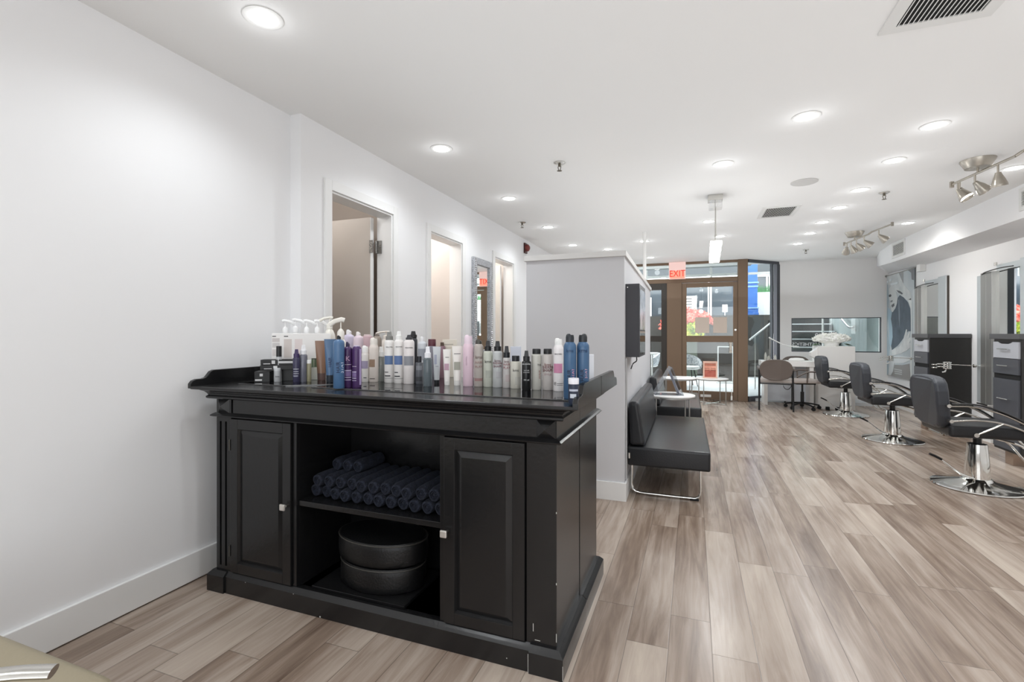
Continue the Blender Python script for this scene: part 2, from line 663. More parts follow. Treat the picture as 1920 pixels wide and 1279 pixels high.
bm = BM()
box(bm, XL2, 0.74, YS - 0.01, YS + 0.09, 2.14, 2.22)            # head of doors
box(bm, XL2, 0.74, YS, YS + 0.08, 2.48, CZ)
box(bm, -0.46, -0.20, YS - 0.02, YS + 0.10, 0, 2.14)           # wide post
box(bm, 0.74, 0.90, YS - 0.02, YS + 0.12, 0, CZ)               # corner post
box(bm, -2.16, -1.52, YS, YS + 0.08, 0, 2.14)
box(bm, -1.52, -0.46, YS, YS + 0.08, 0.0, 0.14)
sf = struct('window_2', bm, M_bronze, bevel=0.003)
bm = BM()
box(bm, -1.52, -1.44, YS - 0.005, YS + 0.06, 0.14, 2.14)
box(bm, -0.56, -0.46, YS - 0.005, YS + 0.06, 0.14, 2.14)
box(bm, -1.44, -0.56, YS - 0.005, YS + 0.06, 2.02, 2.14)
box(bm, -1.44, -0.56, YS - 0.005, YS + 0.06, 1.05, 1.16)
obj('sash', bm, M_bronzed, sf, bevel=0.002)
pane(sf, XL2, -0.46, 2.22, 2.48, YS + 0.04)
pane(sf, -0.46, 0.74, 2.22, 2.48, YS + 0.04)
pane(sf, -1.44, -0.56, 1.16, 2.02, YS + 0.03)
pane(sf, -1.44, -0.56, 0.14, 1.05, YS + 0.03)
# entrance door
bm = BM()
box(bm, -0.20, -0.115, YS, YS + 0.055, 0.01, 2.13)
box(bm, 0.665, 0.74, YS, YS + 0.055, 0.01, 2.13)
box(bm, -0.115, 0.665, YS, YS + 0.055, 2.05, 2.13)
box(bm, -0.115, 0.665, YS, YS + 0.055, 1.05, 1.165)
box(bm, -0.115, 0.665, YS, YS + 0.055, 0.01, 0.16)
dr = struct('door_4', bm, M_bronze, bevel=0.003)
pane(dr, -0.115, 0.665, 1.165, 2.05, YS + 0.03)
pane(dr, -0.115, 0.665, 0.16, 1.05, YS + 0.03)
bm = BM()
box(bm, 0.595, 0.645, YS - 0.03, YS, 0.86, 0.90); box(bm, 0.60, 0.64, YS - 0.045, YS - 0.02, 0.90, 1.03); box(bm, 0.59, 0.65, YS - 0.02, YS, 1.02, 1.05)
obj('door_handle', bm, M_nickel, dr, bevel=0.004)
bm = BM(); cyl(bm, (0.70, YS, 1.27), (0.70, YS - 0.02, 1.27), 0.018)
obj('lock', bm, M_chrome2, dr, smooth=True)
bm = BM(); box(bm, 0.12, 0.30, YS - 0.006, YS, 0.055, 0.10)
obj('kick_plate', bm, M_white, dr)
bm = BM(); box(bm, 0.62, 0.65, YS - 0.05, YS, 0.02, 0.10); box(bm, 0.63, 0.64, YS - 0.06, YS - 0.04, 0.05, 0.22)
obj('door_stop', bm, M_chrome2, dr)
# angled side light
A0, A1 = Vector((0.90, YS + 0.04, 0)), Vector((1.46, YF + 0.02, 0))
def slab(bm, t0, t1, z0, z1, th=0.05, off=0.0):
    d = (A1 - A0).normalized(); n = Vector((d.y, -d.x, 0))
    Lg = (A1 - A0).length
    a, b_ = A0 + d * Lg * t0 + n * off, A0 + d * Lg * t1 + n * off
    q = [a + n * th / 2, b_ + n * th / 2, b_ - n * th / 2, a - n * th / 2]
    prism(bm, [(p.x, p.y) for p in q], 'z', z0, z1)
bm = BM()
slab(bm, 0.0, 1.0, 2.47, CZ); slab(bm, 0, 1.0, 0, 0.09, 0.06)
slab(bm, 0.90, 1.0, 0.09, 2.47, 0.07); slab(bm, 0.76, 0.80, 0.09, 2.47, 0.05)
sl = struct('window_3', bm, M_darkal)
bm = BM(); slab(bm, 0.0, 0.78, 0.09, 2.47, 0.006)
obj('pane', bm, M_glass, sl)

# papers on the door glass
bm = BM(); box(bm, 0.03, 0.27, YS + 0.018, YS + 0.024, 1.215, 1.50)
tag(obj('taped_paper', bm, M_paper), 'beige sheet taped on the entrance door glass before the red flowers', 'paper')
bm = BM(); box(bm, 0.335, 0.565, YS + 0.018, YS + 0.024, 1.215, 1.50)
tag(obj('taped_paper', bm, M_paper), 'beige sheet taped on the entrance door glass nearer the lock', 'paper')

# exit sign
t = thing('exit_sign', 'white exit sign with red letters hanging above the entrance door frame', 'sign', (-0.275, YS - 0.10, 2.20))
bm = BM(); box(bm, -0.145, 0.145, -0.02, 0.02, 0, 0.31)
obj('housing', bm, mat('exit_housing', (226, 206, 202), 0.4, emit=(255, 200, 190), estr=0.25), t, bevel=0.004)
bm = BM(); box(bm, -0.125, 0.125, -0.0215, -0.0205, 0.008, 0.155)
obj('lit_panel', bm, mat('exit_glow', (250, 140, 120), 0.4, emit=(255, 120, 100), estr=0.8), t)
lettering('lettering', 'EXIT', 0.17, mat('exit_red', (206, 48, 38), 0.5, emit=(200, 50, 35), estr=0.35), t, (0, -0.023, 0.095), sx=0.8)

# ------------------------------------------------------------------ ceiling lamps and fittings
def spot_data(w, ang=156, blend=0.75, r=0.05):
    d = bpy.data.lights.new('lamp', 'SPOT')
    d.energy = w
    d.spot_size = R(ang)
    d.spot_blend = blend
    d.shadow_soft_size = r
    d.color = (0.92, 0.965, 1.0)
    return d


SD = spot_data(SPOT_W)
SD2 = spot_data(6.0)
GD = bpy.data.lights.new('glow', 'POINT')
GD.energy = GLOW_W
GD.shadow_soft_size = 0.05
GD.color = (0.955, 0.98, 1.0)


def make_downlight(loc, label, group):
    t = thing('recessed_light', label, 'ceiling light', loc, 0, group)
    bm = BM(); lathe(bm, [(0.056, -0.001), (0.076, -0.001), (0.078, -0.004), (0.07, -0.007), (0.056, -0.004)], seg=32, close=False)
    obj('trim_ring', bm, M_white, t, smooth=True)
    bm = BM(); lathe(bm, [(0.057, -0.0005), (0.057, -0.004)], seg=32)
    obj('lens', bm, M_lens, t)
    for nm, d, z in (('lamp', SD, -0.015), ('ceiling_glow', GD, -0.07)):
        o = bpy.data.objects.new(nm, d)
        o.location = (0, 0, z)
        COL.objects.link(o)
        o.parent = t
    return t


LG = 'round recessed lights in the white ceiling'
DL = []
rowL = [1.52, 3.04, 4.39, 5.74, 7.04, 8.39]
for i, y in enumerate(rowL):
    DL.append((-1.68, y, 'recessed round ceiling light, %s from the black sideboard in the row along the hall doors' % ORD[i]))
rowR = [3.80, 4.46, 5.26, 5.92, 6.63, 7.30, 8.08]
for i, y in enumerate(rowR):
    DL.append((1.43, y, 'recessed round ceiling light, %s in the long row running above the styling chairs' % ORD[i]))
DL += [(0.642, 3.37, 'recessed round ceiling light, largest of the pair before the pendant lamp'),
       (0.217, 4.08, 'recessed round ceiling light just before the square pendant lamp canopy'),
       (0.17, 6.11, 'recessed round ceiling light right behind the pendant lamp rod'),
       (0.338, 7.10, 'recessed round ceiling light seen just above the pendant glass cubes'),
       (2.388, 7.03, 'recessed round ceiling light beside the soffit between the two track lights'),
       (2.388, 5.0, 'recessed round ceiling light beside the nearer brushed track light'),
       (-0.653, 7.09, 'recessed round ceiling light seen behind the thin white pole'),
       (-0.691, 8.66, 'recessed round ceiling light close to the transom left of the exit sign'),
       (-1.243, 7.56, 'recessed round ceiling light low over the partition cap')]
hid = [(-1.68, 0.1), (-1.68, -1.3), (1.43, 2.4), (1.43, 1.0), (1.43, -0.5), (0.1, 1.2), (0.1, -0.3), (0.1, -1.7), (2.3, 0.4)]  # unseen lamps added behind the camera to fill the room with light
for i, (x, y) in enumerate(hid):
    DL.append((x, y, 'added recessed ceiling light, unseen, in the part of the salon behind the viewer'))
proto = None
for x, y, lb in DL:
    if proto is None:
        proto = make_downlight((x, y, CZ), lb, LG)
        KID = [o for o in COL.objects if o.parent == proto]
        continue
    r = proto.copy(); COL.objects.link(r); r.location = (x, y, CZ); r['label'] = lb
    for ch in KID:
        c = ch.copy(); COL.objects.link(c); c.parent = r
        if ch.name == 'lamp' and x > 2.3:
            c.data = SD2            # the two lamps by the soffit are dimmer

# round flush speaker
t = thing('ceiling_speaker', 'flat white round speaker grille flush in the ceiling', 'speaker', (0.902, 4.816, CZ))
bm = BM(); lathe(bm, [(0.105, -0.001), (0.105, -0.006), (0.0, -0.008)][:2] + [(0.1, -0.009)], seg=40)
obj('grille', bm, mat('speaker_grille', (205, 204, 202), 0.6), t, smooth=True)

# sprinklers and flush plates
def sprinkler(x, y, label):
    t = thing('sprinkler', label, 'sprinkler', (x, y, CZ), 0, 'fire sprinklers on the ceiling')
    bm = BM(); lathe(bm, [(0.045, 0.0), (0.045, -0.004), (0.03, -0.014), (0.014, -0.018)], seg=24)
    obj('escutcheon', bm, M_chrome2, t, smooth=True)
    bm = BM(); cyl(bm, (0, 0, -0.016), (0, 0, -0.03), 0.011); cyl(bm, (-0.012, 0, -0.03), (-0.006, 0, -0.062), 0.003); cyl(bm, (0.012, 0, -0.03), (0.006, 0, -0.062), 0.003)
    obj('frame', bm, mat('brass_grey', (110, 102, 90), 0.4, 0.9), t)
    bm = BM(); lathe(bm, [(0.018, -0.062), (0.02, -0.064), (0.004, -0.067)], seg=16)
    obj('deflector', bm, mat('brass_grey'), t)
sprinkler(-0.966, 3.612, 'metal sprinkler head on the ceiling above the partition corner')
sprinkler(-1.898, 5.393, 'metal sprinkler head on the ceiling near the hall doors')
sprinkler(1.669, 5.443, 'metal sprinkler head on the ceiling between the two track lights')
sprinkler(1.65, 8.697, 'metal sprinkler head on the ceiling close to the storefront')


def vent_ceiling(cx, cy, lx, ly, label, n, blank=0.07):
    t = thing('ceiling_vent', label, 'vent', (cx, cy, CZ))
    bm = BM()
    for x0, x1, y0, y1 in ((-lx / 2 - blank, lx / 2 + blank, -ly / 2 - blank, -ly / 2), (-lx / 2 - blank, lx / 2 + blank, ly / 2, ly / 2 + blank), (-lx / 2 - blank, -lx / 2, -ly / 2, ly / 2), (lx / 2, lx / 2 + blank, -ly / 2, ly / 2)):
        box(bm, x0, x1, y0, y1, -0.008, -0.0005)
    obj('frame', bm, M_vent, t)
    bm = BM(); box(bm, -lx / 2, lx / 2, -ly / 2, ly / 2, -0.002, -0.0005)  # dark sheet stands in for the shade inside the vent
    obj('duct_shade', bm, M_ventd, t)
    bm = BM()
    for i in range(n):
        x = -lx / 2 + (i + 0.5) * lx / n
        vs = box(bm, x - 0.0022, x + 0.0022, -ly / 2, ly / 2, -0.0085, -0.002)
        for v in vs:
            v.co.x += (v.co.z + 0.005) * 0.6
    obj('louvre', bm, M_vent, t)
vent_ceiling(0.86, 5.90, 0.28, 0.42, 'white louvred ceiling vent beyond the flush speaker', 17, 0.04)
vent_ceiling(0.955, 2.26, 0.29, 0.50, 'large white louvred ceiling vent at the top edge of the picture', 17, 0.05)


def vent_wall(x, y, z, wy, hz, label, n):
    t = thing('wall_vent', label, 'vent', (x, y, z))
    bm = BM()
    e = 0.035
    for y0, y1, z0, z1 in ((-wy / 2 - e, wy / 2 + e, -hz / 2 - e, -hz / 2), (-wy / 2 - e, wy / 2 + e, hz / 2, hz / 2 + e), (-wy / 2 - e, -wy / 2, -hz / 2, hz / 2), (wy / 2, wy / 2 + e, -hz / 2, hz / 2)):
        box(bm, -0.01, 0.0, y0, y1, z0, z1)
    obj('frame', bm, M_vent, t)
    bm = BM(); box(bm, -0.003, 0.0, -wy / 2, wy / 2, -hz / 2, hz / 2)  # dark plate stands in for the shade behind the louvres
    obj('duct_shade', bm, mat('vent_olive', (48, 46, 40), 0.8), t)
    bm = BM()
    for i in range(n):
        zz = -hz / 2 + (i + 0.5) * hz / n
        box(bm, -0.011, -0.003, -wy / 2, wy / 2, zz - hz / n * 0.20, zz + hz / n * 0.20)
    obj('louvre', bm, M_vent, t)
vent_wall(2.7195, 8.31, 2.40, 0.38, 0.15, 'white louvred grille on the soffit above the poster', 10)
vent_wall(2.7195, 5.38, 2.388, 0.38, 0.13, 'white louvred grille on the soffit near the right edge', 10)

# track lights
def track(x, y, label, heads, ang):
    t = thing('track_light', label, 'track light', (x, y, CZ), ang, 'brushed nickel spotlight bars by the soffit')
    bm = BM(); lathe(bm, [(0.105, 0), (0.105, -0.005), (0.082, -0.05), (0.076, -0.062)], seg=32)
    obj('canopy', bm, M_nickel, t, smooth=True)
    bm = BM(); tube(bm, [(0, -0.36, -0.10), (0, -0.02, -0.10), (0.0, 0.29, -0.10)], 0.008, flat=(0.006, 0.010)); cyl(bm, (0, 0, -0.060), (0, 0, -0.1), 0.008)
    cyl(bm, (0, -0.355, -0.10), (0.03, -0.375, -0.075), 0.010)
    tube(bm, [(0.03, -0.375, -0.075), (0.035, -0.60, -0.075), (0.04, -0.80, -0.075)], 0.008, flat=(0.006, 0.010))
    obj('bar', bm, M_nickel, t, smooth=True)
    bm = BM(); box(bm, -0.012, 0.012, 0.285, 0.303, -0.125, -0.075); box(bm, 0.028, 0.052, -0.812, -0.796, -0.098, -0.052)
    obj('end_cap', bm, M_nickel, t)
    for yy, dx, dy in heads:
        d = Vector((dx, dy, -0.8)).normalized()
        p = Vector((0, yy, -0.16))
        h = BM()
        cyl(h, (0, yy, -0.10), (0, yy, -0.165), 0.007)
        a = p
        segs = [(0.0, 0.016), (0.02, 0.022), (0.05, 0.034), (0.085, 0.045), (0.10, 0.047)]
        for k in range(len(segs) - 1):
            cyl(h, a + d * segs[k][0], a + d * segs[k + 1][0], segs[k][1], segs[k + 1][1], seg=20, cap=(k == 0))
        ho = obj('spot_head', h, M_nickel, t, smooth=True)
        bm = BM(); cyl(bm, a + d * 0.085, a + d * 0.09, 0.042, seg=20)
        obj('bulb', bm, M_lens, ho)
        ld = bpy.data.lights.new('track_lamp', 'SPOT')
        ld.energy = 4.5; ld.spot_size = R(120); ld.spot_blend = 0.7; ld.shadow_soft_size = 0.03
        ld.color = (1, 0.96, 0.9)
        lo = bpy.data.objects.new('track_lamp', ld)
        lo.location = a + d * 0.12
        lo.rotation_euler = d.to_track_quat('-Z', 'Y').to_euler()
        COL.objects.link(lo); lo.parent = t
    return t
track(2.02, 4.67, 'brushed nickel track light nearer the right edge of the picture', [(0.22, 0.35, -0.45), (0.20, 0.7, 0.3), (0.03, 0.8, 0.1), (-0.20, 0.15, 0.1), (-0.62, 0.7, 0.0)], R(8))
track(1.96, 7.43, 'brushed nickel track light further off, above the hair poster', [(0.22, 0.2, 0.9), (0.10, 0.5, 0.2), (-0.05, 0.8, 0.1), (-0.25, 0.9, -0.2), (-0.6, 0.9, -0.1)], R(8))

# pendant of glass cubes
t = thing('pendant_lamp', 'glowing pendant lamp of stacked glass cubes on a thin rod', 'pendant lamp', (0.196, 5.015, CZ))
bm = BM(); box(bm, -0.065, 0.065, -0.065, 0.065, -0.05, 0)
obj('canopy', bm, M_chrome2, t, bevel=0.002)
bm = BM(); box(bm, -0.055, 0.06, -0.055, 0.055, -0.125, -0.051)
obj('canopy_glass', bm, thin_glass('pendant_glass', (250, 250, 250), 0.25, 0.1), t)
bm = BM(); cyl(bm, (0, 0, -0.05), (0, 0, -0.43), 0.004); cyl(bm, (0.006, 0, -0.10), (0.006, 0, -0.38), 0.002); cyl(bm, (0.003, 0, -0.37), (0.003, 0, -0.39), 0.010); cyl(bm, (0, 0, -0.425), (0, 0, -0.435), 0.03)
obj('rod', bm, M_chrome2, t)
for k in range(4):
    bm = BM(); a = 0.05 - 0.003 * k
    box(bm, -a + 0.006 * (1 - k), a + 0.004 * (2 - k), -a, a, -0.435 - 0.05 * (k + 1) + 0.002, -0.435 - 0.05 * k)
    obj('glass_cube', bm, M_frost, t, bevel=0.004)
ld = bpy.data.lights.new('pendant_bulb', 'POINT'); ld.energy = 5; ld.shadow_soft_size = 0.05
lo = bpy.data.objects.new('pendant_bulb', ld); lo.location = (0, 0, -0.72); COL.objects.link(lo); lo.parent = t

# red alarm
t = thing('fire_alarm', 'small dark red fire alarm high on the hall wall above the partition', 'alarm', (XL2, 6.36, 2.32))
bm = BM(); box(bm, 0, 0.025, -0.05, 0.05, 0, 0.14)
obj('back_plate', bm, mat('alarm_dark', (70, 30, 28), 0.4), t, bevel=0.004)
bm = BM(); lathe(bm, [(0.05, 0.0), (0.048, 0.03), (0.02, 0.05)], seg=20)
for v in bm.verts:
    v.co = Vector((v.co.z + 0.024, v.co.x, v.co.y + 0.075))
obj('bell', bm, mat('alarm_red', (120, 48, 42), 0.35), t, smooth=True)

# silver framed mirror on the hall wall
t = thing('wall_mirror', 'tall mirror in an embossed silver frame between the second and third hall doors', 'mirror', (XL2, 4.886, 0.95))
bm = BM()
W_, H_ = 0.25, 1.07
fw = 0.075
def framebox(bm, x0, x1):
    for y0, y1, z0, z1 in ((-W_, -W_ + fw, 0, H_), (W_ - fw, W_, 0, H_), (-W_ + fw, W_ - fw, 0, fw), (-W_ + fw, W_ - fw, H_ - fw, H_)):
        box(bm, x0, x1, y0, y1, z0, z1)
framebox(bm, 0.0, 0.035)
obj('frame', bm, mat('embossed_silver', (216, 218, 222), 0.3, 0.55, bump=(130, 1.0), var=(110, (150, 153, 160))), t, bevel=0.006)
bm = BM()
for i in range(46):
    for s in (-1, 1):
        z = 0.02 + i * (H_ - 0.04) / 45
        y = s * (W_ - 0.03)
        lathe(bm, [(0.011, 0.0), (0.009, 0.005), (0.003, 0.009)], c=(0, 0, 0), seg=6)
        n = 18
        for v in bm.verts[-n:] if False else list(bm.verts)[-n:]:
            v.co = Vector((0.035 + v.co.z, y + v.co.x, z + v.co.y))
obj('beading', bm, mat('bead_silver', (225, 227, 230), 0.2, 0.7), t)
bm = BM(); box(bm, 0.008, 0.014, -W_ + fw, W_ - fw, fw, H_ - fw)
obj('mirror_glass', bm, M_mirror, t)

# ------------------------------------------------------------------ the two black sideboards, back to back
def gallery_profile(y0, y1, flip):
    "S-curved side board; (y, z) polygon, low end at the outer side"
    L = y1 - y0
    pts = [(0, 0), (0, 0.022), (0.012, 0.036), (0.03, 0.042), (0.06, 0.042), (0.078, 0.047), (0.09, 0.06), (0.102, 0.074), (0.118, 0.080), (L, 0.080), (L, 0)]
    out = []
    for a, z in pts:
        y = y0 + a if not flip else y1 - a
        out.append((y, z))
    return out


def sideboard(label, y, flip, full):
    t = thing('sideboard', label, 'sideboard', (0, y, 0))
    s = -1 if flip else 1            # front faces -Y for the near one
    def Y(a, b_):
        return (min(s * a, s * b_), max(s * a, s * b_))
    D = 0.40
    x0, x1 = -2.105, -0.45
    ox0, ox1 = -1.625, -0.915        # open bay
    zt = 0.955
    # carcass
    bm = BM()
    y0, y1 = Y(0.03, D)
    zb = 0.088
    if full:
        xs = [x0, -1.645, ox0, ox1, -0.90, x1]
        box(bm, x0 + 0.09, -1.625, *Y(0.045, D), zb, 0.815)
        box(bm, -0.915, x1 - 0.002, *Y(0.045, D), zb, 0.815)
        box(bm, -1.645, ox0, *Y(0.03, 0.045), zb, 0.815)
        box(bm, ox1, -0.895, *Y(0.03, 0.045), zb, 0.815)
        box(bm, ox0, ox1, *Y(D - 0.012, D), zb, 0.815)
        box(bm, ox0, ox1, *Y(0.035, D - 0.012), 0.07, zb)
        box(bm, x0 + 0.1, x1, *Y(0.03, D), 0.815, 0.945)
        # right stile
        box(bm, -0.562, x1, *Y(0.028, 0.045), zb, 0.815)
        # edges of the carcass between plinth and floor
        box(bm, x0 + 0.01, x1, *Y(0.06, D), 0.005, zb)
    else:
        box(bm, x0 + 0.02, x1, *Y(0.03, D), 0.005, 0.945)
    obj('body', bm, M_black, t, bevel=0.0015)
    # fluted pilaster on the left
    bm = BM()
    px0, px1 = x0, x0 + 0.093
    box(bm, px0, px1, *Y(0.027, D), zb, 0.115)
    box(bm, px0, px1, *Y(0.027, D), 0.79, 0.945)
    edges = [0.0, 0.02, 0.032, 0.054, 0.066, 0.093]
    for a, b_ in ((0.0, 0.02), (0.032, 0.054), (0.066, 0.093)):
        box(bm, px0 + a, px0 + b_, *Y(0.027, 0.045), 0.115, 0.79)
    box(bm, px0, px1, *Y(0.040, D), 0.115, 0.79)
    obj('pilaster', bm, M_black, t)
    # frieze diamonds
    for cx in (x0 + 0.047, -0.488):
        bm = BM()
        w, h, q = 0.036, 0.033, 0.022
        yy = s * 0.0265
        vs = [bm.verts.new((cx + a * w, yy, 0.862 + c_ * h)) for a, c_ in ((-1, -1), (1, -1), (1, 1), (-1, 1))]
        ap = bm.verts.new((cx, yy - s * q, 0.862))
        bm.faces.new(vs)
        for i in range(4):
            bm.faces.new((vs[i], vs[(i + 1) % 4], ap))
        obj('diamond_block', bm, M_black, t)
    # plinth, with breakfront ends
    def loft(bm, prof, path):
        rows = [[bm.verts.new((x, s * y, z)) for x, y in path(a)] for a, z in prof]
        for q in range(len(rows) - 1):
            for w in range(len(rows[0]) - 1):
                bm.faces.new((rows[q][w], rows[q][w + 1], rows[q + 1][w + 1], rows[q + 1][w]))
    bm = BM()
    pl = [(0, 0.0), (0, 0.075), (0.008, 0.084), (0.018, 0.094), (0.032, 0.094)]
    loft(bm, pl, lambda a: [(-2.135 + a, D), (-2.135 + a, a), (-2.03, a), (-2.03, 0.008 + a), (-0.545, 0.008 + a), (-0.545, a), (-0.42 - a, a), (-0.42 - a, D)])
    obj('plinth', bm, M_black, t)
    # cornice mouldings
    bm = BM()
    cpath = lambda a: [(x0 - a, D), (x0 - a, 0.03 - a), (x1 + a, 0.03 - a), (x1 + a, D)]
    loft(bm, [(-0.01, 0.812), (0.014, 0.812), (0.021, 0.815), (0.022, 0.819), (0.015, 0.825), (0.006, 0.830), (-0.01, 0.834)], cpath)
    loft(bm, [(-0.01, 0.893), (0.008, 0.895), (0.028, 0.898), (0.033, 0.902), (0.033, 0.909), (0.026, 0.914), (0.029, 0.922), (0.038, 0.932), (0.050, 0.938), (0.052, 0.9405), (-0.01, 0.9405)], cpath)
    obj('cornice', bm, M_black, t)
    # top
    bm = BM()
    box(bm, -2.20, -0.372, *Y(-0.035, D), 0.941, zt)
    obj('top', bm, M_black, t, bevel=0.004, seg=3)
    for xa, xb in ((-2.215, -2.195), (-0.379, -0.359)):
        bm = BM()
        P = gallery_profile(-0.035, D - 0.002, False)
        prism(bm, [(s * a, 0.944 + z) for a, z in P], 'x', xa, xb)
        obj('side_gallery', bm, M_black, t, bevel=0.0025)
    if full:
        # doors
        for xa, xb, kx in ((-2.008, -1.648, -1.672), (-0.892, -0.566, -0.882)):
            bm = BM()
            yf, yb = 0.018, 0.042
            zz0, zz1 = 0.098, 0.806
            m = 0.045
            box(bm, xa, xa + m, *Y(yf, yb), zz0, zz1)
            box(bm, xb - m, xb, *Y(yf, yb), zz0, zz1)
            box(bm, xa + m, xb - m, *Y(yf, yb), zz0, zz0 + m)
            box(bm, xa + m, xb - m, *Y(yf, yb), zz1 - m, zz1)
            d = obj('door', bm, M_black, t, bevel=0.0015)
            bm = BM()
            a0, a1, b0, b1 = xa + m, xb - m, zz0 + m, zz1 - m
            def rect(yv, e):
                return [bm.verts.new((p, s * yv, q)) for p, q in ((a0 + e, b0 + e), (a1 - e, b0 + e), (a1 - e, b1 - e), (a0 + e, b1 - e))]
            r1, r2, r3 = rect(0.020, 0.0), rect(0.031, 0.006), rect(0.022, 0.028)
            for A, B in ((r1, r2), (r2, r3)):
                for i in range(4):
                    bm.faces.new((A[i], A[(i + 1) % 4], B[(i + 1) % 4], B[i]))
            bm.faces.new(r3)
            obj('door_panel', bm, M_black, d)
            bm = BM()
            kz = 0.445
            cyl(bm, (kx, s * 0.018, kz), (kx, s * 0.0, kz), 0.006)
            box(bm, kx - 0.014, kx + 0.014, *Y(-0.008, 0.002), kz - 0.014, kz + 0.014)
            obj('knob', bm, mat('pale_nickel', (214, 210, 204), 0.35, 0.6), d, bevel=0.004)
        for hz in (0.17, 0.66):
            bm = BM(); cyl(bm, (-2.0095, 0.016, hz), (-2.0095, 0.016, hz + 0.05), 0.0035)
            obj('hinge', bm, mat('dark_hinge', (90, 88, 84), 0.4, 0.8), t)
        # shelf
        bm = BM(); box(bm, ox0 + 0.001, ox1 - 0.001, *Y(0.04, D - 0.013), 0.445, 0.468)
        obj('shelf', bm, M_black, t, bevel=0.002)
        # worn paint
        bm = BM()
        rr = random.Random(4)
        for (x, z, w, h, yy) in ((-1.475, 0.005, 0.006, 0.006, 0.0075), (-0.5462, 0.045, 0.0014, 0.05, -0.0006), (-0.5462, 0.012, 0.0014, 0.02, -0.0006), (-0.4205, 0.03, 0.0012, 0.05, -0.0004), (-0.63, 0.03, 0.003, 0.003, 0.0074), (-1.9, 0.073, 0.003, 0.002, 0.0074), (-1.62, 0.074, 0.004, 0.002, 0.0074),
                               (-0.536, 0.15, 0.002, 0.028, 0.0275), (-0.4505, 0.13, 0.002, 0.03, 0.0275), (-0.4505, 0.32, 0.002, 0.007, 0.0275), (-0.4505, 0.57, 0.002, 0.006, 0.0275), (-0.52, 0.107, 0.02, 0.002, 0.0275), (-1.21, 0.8145, 0.007, 0.0016, 0.0295), (-1.17, 0.8145, 0.012, 0.0016, 0.0295), (-1.34, 0.8145, 0.01, 0.0014, 0.0295)):
            box(bm, x - w / 2, x + w / 2, yy - 0.0004, yy, z - h / 2, z + h / 2)
        obj('chipped_edge', bm, M_chip, t)
    return t


SY = 1.615
sb = sideboard('black painted sideboard facing the viewer, with towels in its open middle bay', SY, False, True)
sb2 = sideboard('black painted sideboard standing back to back behind the one with towels', SY + 0.803, True, False)
TOPZ = 0.955
# glass sheets on top
bm = BM(); prism(bm, [(-2.06, 1.72), (-1.78, 1.735), (-1.58, 1.88), (-1.52, 2.39), (-2.10, 2.39)], 'z', TOPZ, TOPZ + 0.005)
tag(obj('glass_sheet', bm, M_glossblk, bevel=0.001), 'black glass sheet lying on the left end of the sideboards', 'glass sheet')
bm = BM(); prism(bm, [(-1.62, 1.725), (-0.405, 1.71), (-0.40, 2.39), (-1.51, 2.39), (-1.57, 1.88)], 'z', TOPZ, TOPZ + 0.005)
tag(obj('glass_sheet', bm, M_glossblk, bevel=0.001), 'long black glass sheet lying under most of the hair products', 'glass sheet')
TZ = TOPZ + 0.0052

# towels in the bay
TG = 'rolled navy towels on the sideboard shelf'
def towel(x, z, lean, ylen, label, dy=0.0):
    bm = BM()
    seg, n = 20, 12
    rr = random.Random(int(x * 1000) + int(z * 100))
    r = 0.0285
    rings = []
    for k in range(n + 1):
        y = ylen * k / n
        ring = []
        for i in range(seg):
            a = 2 * PI * i / seg
            q = r * (1 + 0.05 * math.sin(3 * a + k * 0.8) + rr.uniform(-0.03, 0.03)) * (0.88 if k in (0, n) else 1)
            ring.append(bm.verts.new((q * math.cos(a) + lean * k / n, y, q * math.sin(a))))
        rings.append(ring)
    for k in range(n):
        for i in range(seg):
            bm.faces.new((rings[k][i], rings[k][(i + 1) % seg], rings[k + 1][(i + 1) % seg], rings[k + 1][i]))
    for e, sgn in ((0, -1), (n, 1)):
        prev = rings[e]
        for q, dd in ((0.72, -0.003), (0.66, 0.006), (0.42, -0.001), (0.36, 0.006), (0.14, 0.0)):
            c = Vector((lean * e / n, rings[e][0].co.y, 0))
            new = [bm.verts.new((c.x + (v.co.x - c.x) * q, c.y + dd * -sgn * 1.0, v.co.z * q)) for v in rings[e]]
            for i in range(seg):
                bm.faces.new((prev[i], prev[(i + 1) % seg], new[(i + 1) % seg], new[i]))
            prev = new
        bm.faces.new(prev)
    o = obj('rolled_towel', bm, M_towel, smooth=True)
    o.location = (x, SY + 0.085 + dy, z)
    o.rotation_euler = (0, 0, 0)
    tag(o, label, 'towel', TG)
    return o
nb = 12
for i in range(nb):
    x = -1.588 + i * 0.0582
    towel(x, 0.468 + 0.0305, 0.0, 0.255, 'rolled navy towel, %s from the left in the bottom layer on the shelf' % ORD[i], 0.004 * ((i * 7) % 3) + (0.02 if i < 2 else 0))
for i in range(11):
    x = -1.560 + i * 0.0582
    towel(x, 0.468 + 0.0305 + 0.0515, 0.0, 0.26, 'rolled navy towel, %s from the left in the upper layer on the shelf' % ORD[i], 0.005 * ((i * 5) % 4) - (0.012 if i in (7, 8) else 0))
for i in range(3):
    x = -1.531 + i * 0.0582
    towel(x, 0.468 + 0.0305 + 0.1030, 0.0, 0.17, 'rolled navy towel, %s of the short top row at the back of the shelf' % ORD[i], 0.09)

